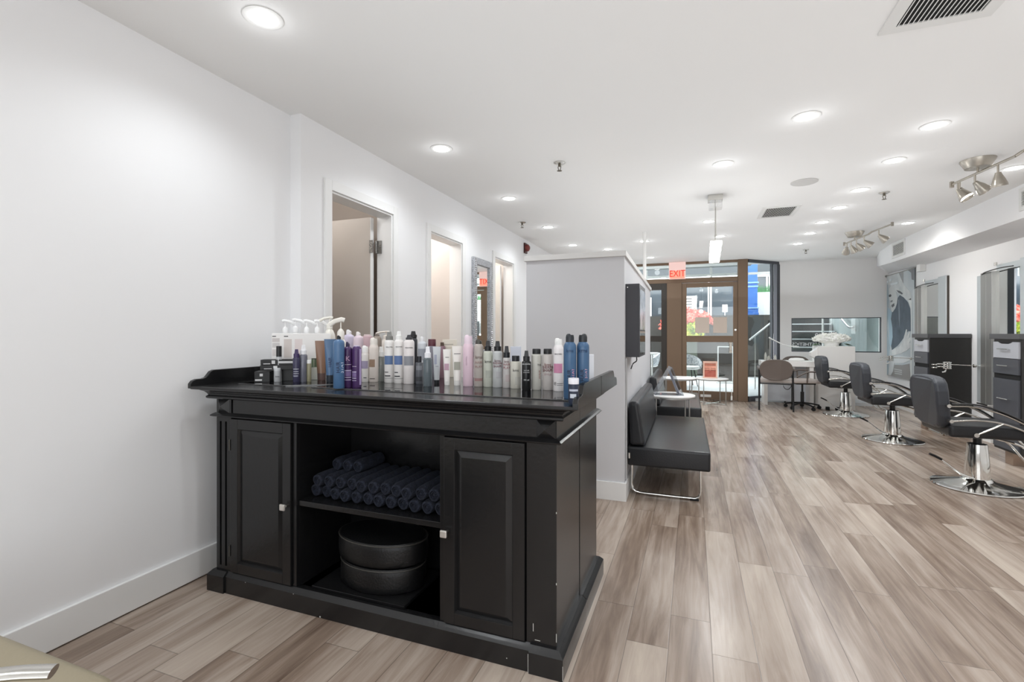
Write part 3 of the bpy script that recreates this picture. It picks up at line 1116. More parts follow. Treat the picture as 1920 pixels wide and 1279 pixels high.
# black oval booster cushions below
def oval_case(z, h, sx, sy, label):
    t = thing('booster_cushion', label, 'booster seat', (-1.30, SY + 0.205, z))
    bm = BM()
    lathe(bm, [(0.94, 0.0), (0.99, 0.008), (1.0, h * 0.3), (1.0, h * 0.7), (0.985, h - 0.010), (0.95, h - 0.001), (0.5, h + 0.004)], seg=48, sx=sx, sy=sy)
    obj('cover', bm, mat('case_leather', (17, 17, 18), 0.42, bump=(110, 0.15)), t, smooth=True)
    bm = BM()
    pts = [(sx * 0.99 * math.cos(2 * PI * i / 48), sy * 0.99 * math.sin(2 * PI * i / 48), h - 0.006) for i in range(49)]
    tube(bm, pts, 0.0035, seg=6)
    obj('piping', bm, mat('piping_grey', (58, 56, 52), 0.4), t, smooth=True)
oval_case(0.103, 0.105, 0.205, 0.135, 'black oval booster cushion at the bottom of the sideboard bay, lower of two')
oval_case(0.216, 0.10, 0.215, 0.140, 'black oval booster cushion stacked on the other in the sideboard bay')
bm = BM(); box(bm, -1.56, -1.09, SY + 0.05, SY + 0.36, 0.0885, 0.102)
tag(obj('cushion_board', bm, M_black, bevel=0.002), 'thin black board lying under the oval booster cushions', 'board')

# ------------------------------------------------------------------ hair products
PROD = 'hair products standing on the sideboard top'


def item_at(u, vb):
    d = (CAMH - TZ) * 905.0 / (vb - 626.0)
    r = (u - 960.0) * d / 905.0
    x, y = r * CS - d * SN, r * SN + d * CS
    return x, y, d, math.atan2(-x, y)


def pmat(rgb, rough=0.35):
    return mat('product_%d_%d_%d' % rgb, rgb, rough)


def patch(name, t, r, z0, z1, a0, a1, rgb, box_=None, proud=0.0007):
    "printed label: a strip of a cylinder (or a flat panel on a box) facing the front (-Y)"
    bm = BM()
    if box_:
        w, dep = box_
        box(bm, a0 * w, a1 * w, -dep / 2 - proud, -dep / 2 + 0.0002, z0, z1)
    else:
        n = 10
        A, B = [], []
        for i in range(n + 1):
            a = -PI / 2 + a0 + (a1 - a0) * i / n
            x, y = (r + proud) * math.cos(a), (r + proud) * math.sin(a)
            A.append(bm.verts.new((x, y, z0))); B.append(bm.verts.new((x, y, z1)))
        for i in range(n):
            bm.faces.new((A[i], A[i + 1], B[i + 1], B[i]))
    return obj(name, bm, pmat(rgb, 0.5), t)


def product(kind, u, vb, vt, w, label, cat, body, cap, labels=(), txt=(), frac=None, capw=0.62, depth_k=1.0, gap=0.0, nozzle_dir=1, glassy=False):
    x, y, d, rz = item_at(u, vb)
    k = d / 905.0
    H = (vb - vt) * k
    r = w * k / 2
    t = thing({'aero': 'spray_can', 'spray': 'spray_bottle', 'pump': 'pump_bottle', 'tube': 'product_tube', 'box': 'product_box', 'jar': 'product_jar', 'bottle': 'product_bottle'}[kind], label, cat, (x, y, TZ), rz, PROD)
    mb = pmat(body, 0.3) if not glassy else mat('tinted_clear_%d_%d_%d' % body, body, 0.12, trans=0.55)
    mc = pmat(cap, 0.35)
    bx = None
    if kind == 'aero':
        f = frac or 0.80          # body height share
        zb = H * f
        bm = BM()
        lathe(bm, [(r * 0.93, 0), (r, 0.003), (r, zb * 0.90), (r * 0.97, zb * 0.935), (r * 0.86, zb * 0.965), (r * capw * 1.04, zb * 0.995), (r * capw * 0.9, zb)], seg=28)
        obj('body', bm, mb, t, smooth=True)
        bm = BM()
        rc = r * capw
        lathe(bm, [(rc, zb - 0.001), (rc, zb + (H - zb) * 0.55), (rc * 0.88, zb + (H - zb) * 0.86), (rc * 0.6, H)], seg=20)
        for v in bm.verts:
            if v.co.z > H * 0.985 + 0 and v.co.x * nozzle_dir > 0:
                v.co.z -= (H - zb) * 0.25
        obj('cap', bm, mc, t, smooth=True)
    elif kind == 'spray':
        f = frac or 0.76
        zb = H * f
        bm = BM()
        lathe(bm, [(r * 0.93, 0), (r, 0.003), (r, zb * 0.93), (r * 0.93, zb * 0.965), (r * 0.72, zb * 0.995), (r * 0.66, zb)], seg=28)
        obj('body', bm, mb, t, smooth=True)
        bm = BM()
        rc = r * min(capw * 1.12, 0.95)
        hh = H - zb
        lathe(bm, [(rc, zb - 0.001), (rc, zb + hh * 0.43), (rc * 0.86, zb + hh * 0.45)], seg=20)
        obj('collar', bm, mc, t, smooth=True)
        bm = BM()
        vs = box(bm, -rc * 0.72, rc * 0.72, -rc * 0.7, rc * 0.7, zb + hh * 0.44, H)
        for v in vs:
            if v.co.z > zb + hh * 0.8:
                v.co.x *= 0.72; v.co.y *= 0.75
        cyl(bm, (0, -rc * 0.5, zb + hh * 0.8), (0, -rc * 0.75, zb + hh * 0.8), rc * 0.12, seg=8)
        obj('nozzle', bm, mc, t, bevel=0.0012)
    elif kind == 'pump':
        f = frac or 0.62
        zb = H * f
        bm = BM()
        lathe(bm, [(r * 0.93, 0), (r, 0.004), (r, zb * 0.80), (r * 0.9, zb * 0.88), (r * 0.62, zb * 0.96), (r * 0.4, zb)], seg=28)
        obj('body', bm, mb, t, smooth=True)
        hh = H - zb
        bm = BM(); lathe(bm, [(r * 0.52, zb - 0.001), (r * 0.52, zb + hh * 0.34), (r * 0.36, zb + hh * 0.42), (r * 0.14, zb + hh * 0.5)], seg=20)
        obj('collar', bm, mc, t, smooth=True)
        bm = BM()
        cyl(bm, (0, 0, zb + hh * 0.4), (0, 0, H - hh * 0.12), r * 0.1, seg=10)
        sd = nozzle_dir
        tube(bm, [(-sd * r * 0.55, 0, H - hh * 0.10), (-sd * r * 0.1, 0, H - hh * 0.06), (sd * r * 0.9, 0, H - hh * 0.15), (sd * r * 1.7, 0, H - hh * 0.34)], 0.004, seg=8, flat=(r * 0.30, hh * 0.12))
        obj('pump_head', bm, mc, t, smooth=True)
    elif kind == 'tube':
        f = frac or 0.14           # stands on its cap
        zc = H * f
        bm = BM(); lathe(bm, [(r * 0.60, 0), (r * 0.62, 0.002), (r * 0.66, zc)], seg=24, sy=0.9)
        obj('cap', bm, mc, t, smooth=True)
        bm = BM()
        rings = []
        n = 8
        for i in range(n + 1):
            q = i / n
            wx = r * (0.66 + 0.34 * q)
            wy = r * (0.60 * (1 - q) + 0.05)
            z = zc + (H - zc) * q
            rings.append([bm.verts.new((wx * math.cos(a), wy * math.sin(a), z)) for a in [2 * PI * j / 24 for j in range(24)]])
        for i in range(n):
            for j in range(24):
                bm.faces.new((rings[i][j], rings[i][(j + 1) % 24], rings[i + 1][(j + 1) % 24], rings[i + 1][j]))
        bm.faces.new(rings[-1]); bm.faces.new(rings[0][::-1])
        obj('body', bm, mb, t, smooth=True)
        bx = (r * 2, r * 1.02)
    elif kind == 'box':
        dep = w * k * depth_k
        bm = BM(); box(bm, -r, r, -dep / 2, dep / 2, 0, H)
        obj('carton', bm, mb, t, bevel=0.0012)
        bm = BM(); box(bm, -r * 0.97, r * 0.97, -dep * 0.47, dep * 0.47, H - 0.0004, H + 0.0008)
        obj('flap', bm, mc, t)
        bx = (r * 2, dep)
    elif kind == 'jar':
        f = frac or 0.62
        zb = H * f
        bm = BM(); lathe(bm, [(r * 0.9, 0), (r * 0.98, 0.003), (r * 0.98, zb)], seg=28)
        obj('body', bm, mb, t, smooth=True)
        bm = BM(); lathe(bm, [(r, zb - 0.0005), (r, H - 0.002), (r * 0.95, H)], seg=28)
        obj('lid', bm, mc, t, smooth=True)
    elif kind == 'bottle':
        f = frac or 0.82
        zb = H * f
        bm = BM(); lathe(bm, [(r * 0.93, 0), (r, 0.003), (r, zb * 0.95), (r * 0.95, zb * 0.985), (r * capw * 1.02, zb)], seg=28)
        obj('body', bm, mb, t, smooth=True)
        bm = BM(); rc = r * capw
        lathe(bm, [(rc, zb - 0.0005), (rc, H - 0.003), (rc * 0.93, H)], seg=24)
        obj('cap', bm, mc, t, smooth=True)
    for (z0, z1, a0, a1, rgb) in labels:
        if bx:
            if kind == 'tube':
                yy = -r * (0.60 * (1 - (z0 + z1) / 2) + 0.05) * 1.0
                bm = BM()
                zz0, zz1 = z0 * H, z1 * H
                q0, q1 = (z0 - f) / (1 - f), (z1 - f) / (1 - f)
                ya = -r * (0.60 * (1 - q0) + 0.05) - 0.0012
                yb2 = -r * (0.60 * (1 - q1) + 0.05) - 0.0012
                vs = [bm.verts.new(p) for p in ((a0 * r, ya, zz0), (a1 * r, ya, zz0), (a1 * r, yb2, zz1), (a0 * r, yb2, zz1))]
                vs2 = [bm.verts.new((v.co.x, v.co.y + 0.0022, v.co.z)) for v in vs]
                bm.faces.new(vs)
                for i in range(4):
                    bm.faces.new((vs[i], vs[(i + 1) % 4], vs2[(i + 1) % 4], vs2[i]))
                obj('printed_label', bm, pmat(rgb, 0.5), t)
            else:
                patch('printed_label', t, r, z0 * H, z1 * H, a0 / 2, a1 / 2, rgb, box_=bx)
        else:
            patch('printed_label', t, r if kind != 'jar' else r * 0.98, z0 * H, z1 * H, a0, a1, rgb)
    for tx in txt:
        s_, zf, size, rgb = tx[:4]
        vert = len(tx) > 4 and tx[4] == 'v'
        xo = tx[5] if len(tx) > 5 else 0.0
        mm = pmat(rgb, 0.5)
        if kind in ('tube', 'box'):
            if kind == 'tube':
                q = (zf - f) / (1 - f)
                lettering('lettering', s_, size, mm, t, (xo, -r * (0.60 * (1 - q) + 0.05) - 0.0020, zf * H), vert=vert)
            else:
                lettering('lettering', s_, size, mm, t, (xo, -bx[1] / 2 - 0.0012, zf * H), vert=vert)
        else:
            o = lettering('lettering', s_, size, mm, t, (0, -r - 0.0012, zf * H), vert=vert, bend=r + 0.0012)
            if xo:
                o.location.x = xo; o.location.y = -math.sqrt(max(r * r - xo * xo, 0)) - 0.0012
    return t


W1 = (236, 233, 230); DK = (30, 30, 32); CRM = (226, 221, 212); TAU = (186, 181, 173); BLU = (66, 98, 132)
NVY = (44, 58, 92)
# --- black cartons at the left end
def carton(u0, u1, vb, vt, y, label, lab=None, depth_=0.09):
    pass
t_y = 1.93
def black_box(x0, x1, y0, y1, z0, z1, label, marks, rot=0.0):
    t = thing('colour_carton', label, 'box', ((x0 + x1) / 2, (y0 + y1) / 2, z0), rot, 'black cartons stacked at the left end')
    w, d_, h = (x1 - x0) / 2, (y1 - y0) / 2, z1 - z0
    bm = BM(); box(bm, -w, w, -d_, d_, 0, h)
    obj('carton', bm, mat('black_carton', (13, 13, 14), 0.45), t, bevel=0.001)
    for a, b_, c_, e in marks:
        bm = BM(); box(bm, -w + a * 2 * w, -w + b_ * 2 * w, -d_ - 0.0006, -d_ + 0.0002, c_ * h, e * h)
        obj('printed_label', bm, pmat((206, 206, 206), 0.5), t)
    return t
bz = TZ
RB = R(34)
black_box(-2.062, -1.992, 1.80, 1.88, bz, bz + 0.052, 'small black carton with a grey mark, bottom left of the carton stack', [(0.35, 0.55, 0.55, 0.8), (0.05, 0.5, 0.12, 0.28)], RB)
black_box(-1.985, -1.885, 1.90, 1.98, bz, bz + 0.060, 'plain black carton standing right of the small one in the stack', [], RB)
black_box(-2.05, -1.87, 1.845, 1.925, bz + 0.0605, bz + 0.083, 'flat black carton in the middle of the stack of three', [(0.10, 0.30, 0.15, 0.3), (0.34, 0.44, 0.2, 0.85)], RB)
black_box(-2.055, -1.895, 1.85, 1.925, bz + 0.0835, bz + 0.110, 'flat black carton lying on top of the carton stack', [(0.08, 0.28, 0.15, 0.3), (0.32, 0.42, 0.2, 0.85), (0.52, 0.97, 0.3, 0.7)], RB)

# --- pump bottles behind the white display box
for i, (u, vt) in enumerate(((534, 600), (553, 598), (574, 600), (594, 600))):
    product('pump', u + 1, 706, vt, 19, 'white pump bottle, %s from the left behind the white carton' % ORD[i], 'pump bottle', (240, 240, 240), (243, 243, 243), frac=0.77, nozzle_dir=1)
product('box', 566, 710, 625.5, 100, 'large white carton printed with grey panels at the left end', 'box', (236, 234, 232), (244, 243, 241), depth_k=0.30,
        labels=[(0.52, 0.66, -0.98, -0.74, (214, 208, 206)), (0.70, 0.80, -0.98, -0.74, (206, 203, 202)), (0.82, 0.90, -0.98, -0.74, (204, 198, 196)), (0.48, 0.88, -0.60, -0.34, (212, 203, 198)), (0.93, 0.95, -0.98, -0.86, (90, 90, 92)), (0.93, 0.95, -0.60, -0.46, (90, 90, 92)), (0.30, 0.88, -0.24, 0.02, (226, 214, 212))])
product('bottle', 523, 715, 649, 10, 'slim clear bottle with a square black cap before the white carton', 'bottle', (190, 192, 194), DK, frac=0.70, capw=0.95)
product('jar', 520, 716, 690, 12, 'small grey white canister beside the black cartons', 'jar', (186, 188, 190), (200, 202, 204), frac=0.8, txt=[('kms', 0.4, 0.0112, (80, 80, 84))])
product('box', 532, 714, 681, 12, 'small black printed carton next to the grey canister', 'box', DK, DK, depth_k=0.6, labels=[(0.62, 0.70, -0.8, 0.7, (220, 220, 220)), (0.48, 0.56, -0.8, 0.6, (200, 200, 200)), (0.34, 0.42, -0.8, 0.7, (214, 214, 214)), (0.1, 0.22, -0.8, 0.6, (150, 150, 150))])
product('jar', 541, 713, 690, 6, 'thin silver stick next to the small black printed carton', 'jar', (176, 180, 182), (120, 122, 126), frac=0.8)
product('spray', 556, 717, 655, 13, 'dark purple spray bottle with pointed purple cap, small, left of the grey one', 'spray bottle', (58, 56, 82), (64, 50, 92), frac=0.76, capw=0.72,
        labels=[(0.40, 0.415, -0.9, 0.6, (220, 220, 226)), (0.32, 0.34, -0.9, 0.5, (180, 180, 190)), (0.26, 0.28, -0.9, 0.6, (180, 180, 190)), (0.18, 0.22, -0.9, 0.4, (150, 150, 166))])
product('spray', 569, 716, 647, 14, 'smoky grey clear spray bottle with white nozzle', 'spray bottle', (150, 152, 166), (232, 232, 234), frac=0.75, capw=0.75, glassy=True)
product('bottle', 579.5, 716, 675, 8, 'thin olive bottle with a white cap', 'bottle', (146, 142, 116), (232, 232, 230), frac=0.84, capw=0.95)
product('box', 590.5, 712, 671, 13, 'white and green carton behind the olive bottle', 'box', (222, 224, 212), (200, 204, 190), depth_k=0.6, labels=[(0.58, 0.94, -0.9, -0.3, (112, 130, 100)), (0.58, 0.94, -0.2, 0.5, (96, 112, 84)), (0.94, 0.985, -0.9, 0.9, (90, 90, 88))])
product('tube', 603, 713, 639, 23, 'copper brown tube standing on its cap', 'tube', (136, 104, 84), (112, 90, 84), frac=0.18)
product('tube', 619, 716, 636, 21, 'blue tube standing on a black cap', 'tube', (74, 104, 138), (44, 50, 58), frac=0.16, txt=[('HAIR', 0.46, 0.022, (40, 56, 96), 'v')])
product('aero', 635.5, 728, 629, 20, 'blue spray can with tiny black nozzle beside the blue tube', 'spray can', (76, 110, 148), (22, 24, 28), frac=0.93, capw=0.36, txt=[('HAIR', 0.40, 0.022, (30, 40, 74), 'v', -0.003), ('STAY', 0.40, 0.022, (190, 200, 220), 'v', 0.012)])
KL = [(0.50, 0.508, -0.8, 0.8, (226, 216, 226)), (0.36, 0.385, -0.8, 0.8, (190, 178, 206)), (0.25, 0.35, -0.8, 0.8, (126, 104, 150)), (0.215, 0.23, -0.8, 0.8, (214, 206, 226)), (0.16, 0.175, -0.8, 0.8, (200, 190, 216))]
product('aero', 652, 726, 641, 17, 'purple spray can printed with a K, next to the blue can', 'spray can', (72, 46, 92), (46, 34, 70), frac=0.90, capw=0.42, labels=KL, txt=[('K', 0.63, 0.030, (206, 170, 200))])
product('aero', 669, 726, 648, 17, 'purple spray can with lavender stripe, right of the K can', 'spray can', (76, 50, 98), (204, 196, 222), frac=0.985, capw=0.66, labels=[(a, b_, -1.2, -0.1, c_) for a, b_, _, _, c_ in KL] + [(0.06, 0.92, 0.55, 1.15, (176, 158, 200))])
# back row
product('pump', 618, 706, 594, 21, 'cream pump bottle with a bulb neck behind the blue tube', 'pump bottle', (232, 229, 220), (232, 229, 220), frac=0.80, nozzle_dir=-1)
product('pump', 639, 710, 597, 24, 'cream pump bottle whose spout sweeps left, behind the blue can', 'pump bottle', (234, 230, 222), (234, 230, 222), frac=0.66, nozzle_dir=-1)
product('aero', 654, 705, 618, 20, 'pale lavender spray can behind the purple cans', 'spray can', (214, 206, 226), (240, 238, 240), frac=0.90, capw=0.46)
product('aero', 672, 710, 622, 18, 'pale pink spray can behind the striped purple can', 'spray can', (222, 204, 214), (236, 230, 230), frac=0.92, capw=0.46)
product('bottle', 689, 705.5, 627, 20, 'dusty pink bottle behind the white round capped foam bottle', 'bottle', (212, 182, 188), (222, 204, 204), frac=0.965, capw=0.62)
product('aero', 707, 710.5, 625, 17, 'taupe brown spray can in the back row beside the cream pump', 'spray can', (150, 138, 128), (120, 110, 102), frac=0.94, capw=0.5)
product('pump', 724, 705.5, 621, 22, 'big cream bottle with stubby spout behind the gray nozzled spray', 'pump bottle', (232, 224, 214), (232, 224, 214), frac=0.84, nozzle_dir=-1)
product('aero', 685, 716, 648, 14, 'white foam bottle with round cap and lavender label', 'foam bottle', (238, 234, 230), (244, 243, 241), frac=0.82, capw=0.86, labels=[(0.37, 0.58, -1.2, 0.7, (166, 156, 182)), (0.11, 0.13, -0.5, 0.3, (60, 60, 60))])
product('aero', 701, 716, 633, 17, 'cream foam bottle with domed cap and brown label', 'foam bottle', (232, 222, 214), (234, 228, 220), frac=0.84, capw=0.80, labels=[(0.34, 0.51, -1.2, 0.2, (152, 126, 106)), (0.07, 0.085, -1.0, 0.2, (70, 60, 56))])
product('spray', 714.5, 715, 650, 13, 'small clear spray bottle with a white cap before the cream spout', 'spray bottle', (170, 176, 172), (238, 238, 236), frac=0.72, capw=0.8, glassy=True)
WL = [(0.13, 0.15, -1.1, 0.2, (40, 40, 44)), (0.205, 0.22, -1.1, -0.2, (40, 40, 44)), (0.09, 0.098, -1.1, 0.9, (130, 130, 130))]
product('spray', 730, 717.5, 622, 18, 'white spray bottle with gray nozzle and blue label', 'spray bottle', W1, (132, 132, 128), frac=0.84, capw=0.66, labels=[(0.36, 0.53, -1.2, 0.75, (96, 120, 158))] + WL, txt=[('GOLDWELL', 0.70, 0.0065, (70, 70, 74))])
product('spray', 748, 718.5, 621, 17.5, 'white spray bottle with white nozzle and blue label', 'spray bottle', W1, (240, 240, 238), frac=0.84, capw=0.62, labels=[(0.36, 0.53, -1.2, 0.75, (96, 120, 164))] + WL, txt=[('GOLDWELL', 0.70, 0.0065, (70, 70, 74))])
product('spray', 767, 719.5, 628, 20, 'white spray bottle with dark nozzle and gray label', 'spray bottle', (234, 228, 226), (64, 64, 68), frac=0.90, capw=0.55, labels=[(0.38, 0.57, -1.1, 0.9, (140, 142, 148))], txt=[('GOLDWELL', 0.74, 0.0075, (70, 70, 74))])
product('spray', 775, 706, 621, 15, 'bottle with a long black trigger poking up behind the gray labelled spray', 'spray bottle', (60, 60, 64), (26, 26, 28), frac=0.86, capw=0.8)
product('aero', 792, 707, 631, 18, 'white spray can with gray band behind the small black jar', 'spray can', (220, 224, 230), (240, 240, 242), frac=0.88, capw=0.46, labels=[(0.42, 0.70, -1.1, 0.9, (168, 172, 182))])
product('bottle', 786, 719.5, 668, 14, 'small dark gray bottle with a glossy black cap', 'bottle', (96, 98, 104), (22, 24, 32), frac=0.78, capw=0.62, labels=[(0.50, 0.66, -0.9, 0.8, (130, 132, 138)), (0.1, 0.26, -0.9, 0.8, (60, 62, 66))])
product('spray', 802, 724, 650, 17, 'smoky clear spray bottle with a wide white cap', 'spray bottle', (128, 140, 146), (238, 238, 242), frac=0.72, capw=0.62, glassy=True)
product('bottle', 810, 707, 636, 16, 'gray bottle with a maroon cap in the back row', 'bottle', (142, 140, 150), (96, 48, 58), frac=0.82, capw=0.90)
product('tube', 819, 718.5, 650, 15, 'silver white tube with gray print standing on a dark cap', 'tube', (206, 210, 214), (40, 42, 46), frac=0.09, labels=[(0.52, 0.78, -0.62, 0.0, (168, 172, 190)), (0.46, 0.47, -0.3, 0.4, (110, 110, 130))])
product('bottle', 829, 708, 642, 12, 'mauve bottle with a small brown cap behind the silver tube', 'bottle', (150, 118, 128), (84, 66, 54), frac=0.90, capw=0.55)
product('box', 843, 707, 637, 27, 'cream carton behind the mauve labelled tube', 'box', (226, 218, 204), (232, 226, 214), depth_k=0.45, labels=[(0.86, 0.89, -0.9, 0.5, (190, 182, 168)), (0.78, 0.8, -0.9, 0.9, (200, 192, 178))])
product('tube', 838, 722, 655, 15, 'slim white tube with a mauve label', 'tube', (234, 230, 226), (236, 234, 230), frac=0.10, labels=[(0.42, 0.60, -0.66, 0.5, (186, 152, 168)), (0.77, 0.785, -0.4, 0.5, (90, 90, 92))])
product('tube', 857.5, 722.5, 649, 20, 'wide white tube with an olive gray label', 'tube', (232, 228, 222), (234, 232, 228), frac=0.12, labels=[(0.40, 0.60, -0.60, 0.55, (158, 158, 146)), (0.80, 0.815, -0.6, 0.6, (90, 90, 92))])
product('aero', 878, 724, 628, 20, 'pink spray can with a tall slanted pink cap', 'spray can', (226, 200, 212), (232, 212, 224), frac=0.83, capw=0.78, txt=[('GOLDWELL', 0.50, 0.008, (170, 140, 160), 'v', -0.008)])
product('aero', 897.5, 724.5, 636, 17.5, 'taupe spray can with a dark cap right of the pink can', 'spray can', (180, 172, 166), (70, 68, 62), frac=0.90, capw=0.66, labels=[(0.12, 0.18, -1.0, 0.9, (150, 118, 116))], txt=[('kms', 0.62, 0.0210, (120, 100, 96)), ('HAIR', 0.51, 0.0154, (160, 128, 124)), ('PLAY', 0.42, 0.0154, (160, 128, 124))])
product('spray', 915, 725, 639, 18, 'pale green gray spray bottle with black nozzle', 'spray bottle', (192, 194, 182), (28, 28, 30), frac=0.78, capw=0.62, labels=[(0.2, 0.36, -0.5, 0.8, (168, 170, 160))], txt=[('kms', 0.55, 0.0196, (60, 58, 56))])
product('spray', 933, 726, 639.5, 18, 'gray spray bottle with black nozzle and mauve lettering', 'spray bottle', (186, 188, 188), (28, 28, 30), frac=0.79, capw=0.66, labels=[(0.2, 0.34, -0.3, 0.9, (172, 170, 172))], txt=[('kms', 0.575, 0.0182, (110, 80, 86)), ('THERMA', 0.52, 0.0133, (140, 96, 100)), ('SHAPE', 0.455, 0.0147, (120, 80, 86))])
product('spray', 950, 727, 649, 14.5, 'short gray spray bottle with black pump cap and red brown lettering', 'spray bottle', (190, 186, 184), (24, 26, 30), frac=0.73, capw=0.74, labels=[(0.15, 0.32, -0.3, 0.9, (182, 170, 170))], txt=[('kms', 0.63, 0.0140, (120, 84, 84)), ('HAIR', 0.56, 0.0147, (150, 104, 104)), ('PLAY', 0.48, 0.0147, (150, 104, 104))])
product('bottle', 967, 728, 667, 20, 'cream bottle with a short black cap', 'bottle', (204, 201, 190), (24, 25, 32), frac=0.83, capw=0.72, labels=[(0.12, 0.36, -0.1, 1.1, (188, 186, 178))], txt=[('kms', 0.56, 0.0168, (70, 66, 64))])
product('box', 967, 712, 650, 20, 'pale bluish white carton behind the cream bottle', 'box', (214, 218, 230), (220, 224, 234), depth_k=0.5)
product('spray', 987, 731, 657.5, 17.5, 'black spray bottle with white print', 'spray bottle', (20, 20, 22), (32, 32, 32), frac=0.74, capw=0.62, txt=[('GOLDWELL', 0.66, 0.0075, (226, 226, 226)), ('TEXTURE', 0.50, 0.006, (210, 210, 210)), ('CONTROL', 0.45, 0.006, (200, 200, 200)), ('151 ml', 0.26, 0.009, (226, 226, 226))])
product('bottle', 1006, 730.5, 654, 19, 'taupe bottle with a slanted black cap, first of two alike', 'bottle', (190, 188, 180), (30, 30, 32), frac=0.87, capw=0.82, txt=[('kms', 0.62, 0.0168, (90, 84, 80), 'h', 0.008), ('HAIR', 0.38, 0.0168, (150, 110, 106), 'v', 0.012)])
product('bottle', 1027, 731, 654, 20.5, 'taupe bottle with flat black cap and dark red lettering', 'bottle', (192, 186, 182), (28, 28, 30), frac=0.87, capw=0.76, txt=[('kms', 0.62, 0.0182, (120, 80, 78)), ('THERMA', 0.555, 0.0161, (110, 66, 70)), ('SHAPE', 0.48, 0.0175, (104, 60, 64)), ('STYLE', 0.38, 0.0126, (170, 140, 140))])
product('aero', 1047, 733, 634, 18.5, 'white spray can with a round white cap and magenta label', 'spray can', (236, 232, 232), (240, 240, 238), frac=0.87, capw=0.76, labels=[(0.345, 0.52, -1.1, 0.85, (202, 136, 166)), (0.14, 0.15, -0.3, 1.1, (90, 90, 90)), (0.11, 0.12, -0.3, 1.1, (120, 120, 120))], txt=[('GOLDWELL', 0.70, 0.0068, (80, 76, 78)), ('®', 0.14, 0.018, (60, 60, 60), 'h', -0.012)])
product('aero', 1068.5, 747, 626, 23.5, 'blue spray can with a black curved cap, left of the twin at the right end', 'spray can', BLU, (40, 44, 50), frac=0.875, capw=0.66, nozzle_dir=1, txt=[('kms', 0.74, 0.0182, (50, 76, 110)), ('HAIR', 0.36, 0.020, (36, 40, 62), 'v', -0.002), ('STAY', 0.39, 0.016, (214, 150, 176), 'v', 0.011)])
product('aero', 1093, 746, 626, 23.5, 'blue spray can with a black curved cap, nearest the right end of the sideboard', 'spray can', BLU, (38, 42, 46), frac=0.875, capw=0.68, nozzle_dir=-1, txt=[('kms', 0.74, 0.0224, (44, 66, 100)), ('HAIR', 0.36, 0.020, (36, 40, 62), 'v', -0.002), ('STAY', 0.39, 0.016, (206, 166, 180), 'v', 0.011)])
product('jar', 1075.5, 757, 709, 20, 'small dark jar with a ribbed white lid before the blue cans', 'jar', (46, 54, 72), (226, 226, 232), frac=0.78, labels=[(0.5, 0.58, -0.9, 0.9, (180, 186, 200)), (0.24, 0.40, -0.7, 0.5, (190, 196, 206))])
product('box', 1109, 733, 665, 9, 'narrow white carton behind the blue can at the right end', 'box', (226, 228, 234), (232, 234, 238), depth_k=1.4)

# ------------------------------------------------------------------ waiting benches along the partition
def bench(x, y, L, label, rz):
    t = thing('bench', label, 'bench', (x, y, 0), rz, 'black vinyl benches along the partition')
    bm = BM(); cushion(bm, 0.0, 0.565, 0, L, 0.235, 0.372, 0.018)
    obj('seat', bm, M_bench, t, smooth=True)
    bm = BM()
    prism(bm, [(0.015, 0.374), (0.125, 0.374), (0.075, 0.70), (0.0, 0.70)], 'y', 0.02, L - 0.02)
    for v in list(bm.verts):
        pass
    obj('backrest', bm, M_bench, t, bevel=0.028, seg=4)
    for yy in (0.10, L - 0.10):
        bm = BM()
        tube(bm, curve_pts([(0.02, yy, 0.236), (0.02, yy, 0.14), (0.022, yy, 0.055), (0.06, yy, 0.017), (0.2, yy, 0.012), (0.42, yy, 0.012), (0.475, yy, 0.017), (0.50, yy, 0.05), (0.502, yy, 0.12), (0.502, yy, 0.236)], 6), 0.0095, seg=12)
        obj('leg', bm, M_chrome, t, smooth=True)
        bm = BM(); box(bm, 0.43, 0.49, yy - 0.018, yy + 0.018, 0.0, 0.012)
        obj('glide', bm, M_rubber, t)
    bm = BM(); cyl(bm, (0.012, -0.004, 0.29), (0.012, -0.004, 0.33), 0.009)
    obj('bracket', bm, M_chrome2, t)
    return t
bench(-0.452, 3.615, 1.52, 'black vinyl bench with chrome sled legs, nearer to the sideboards', R(0.6))
bench(-0.478, 5.76, 1.52, 'black vinyl bench with chrome sled legs, further off towards the entrance', R(0.8))

# box on the partition
t = thing('wall_display_box', 'black wall-mounted box with a light picture panel on the partition', 'wall box', (-0.466, 3.60, 1.03))
bm = BM(); box(bm, 0.0, 0.10, 0, 0.44, 0, 0.535)
obj('case', bm, mat('charcoal_case', (60, 60, 65), 0.45), t, bevel=0.002)
bm = BM(); box(bm, 0.1005, 0.103, 0.02, 0.42, 0.20, 0.50)
obj('picture_panel', bm, mat('swirl_panel', (214, 216, 220), 0.2, var=(5, (120, 124, 130))), t)
bm = BM(); box(bm, 0.1005, 0.103, 0.02, 0.42, 0.02, 0.19)
obj('lower_panel', bm, M_glossblk, t)
bm = BM(); cyl(bm, (0.016, -0.001, 0.51), (0.016, 0.0, 0.51), 0.004, seg=8)
obj('screw', bm, M_chrome2, t)
bm = BM(); tube(bm, curve_pts([(0.075, 0.05, 0.0), (0.074, 0.05, -0.03), (0.05, 0.045, -0.05), (0.035, 0.04, -0.09)], 6), 0.004, seg=8)
obj('cord', bm, M_rubber, t, smooth=True)
bm = BM(); box(bm, -0.463, -0.452, 3.585, 3.60, 0.14, 1.02)
tag(obj('cable_channel', bm, mat('channel_grey', (176, 176, 176), 0.5)), 'thin grey cable channel down the partition below the black box', 'cable channel')

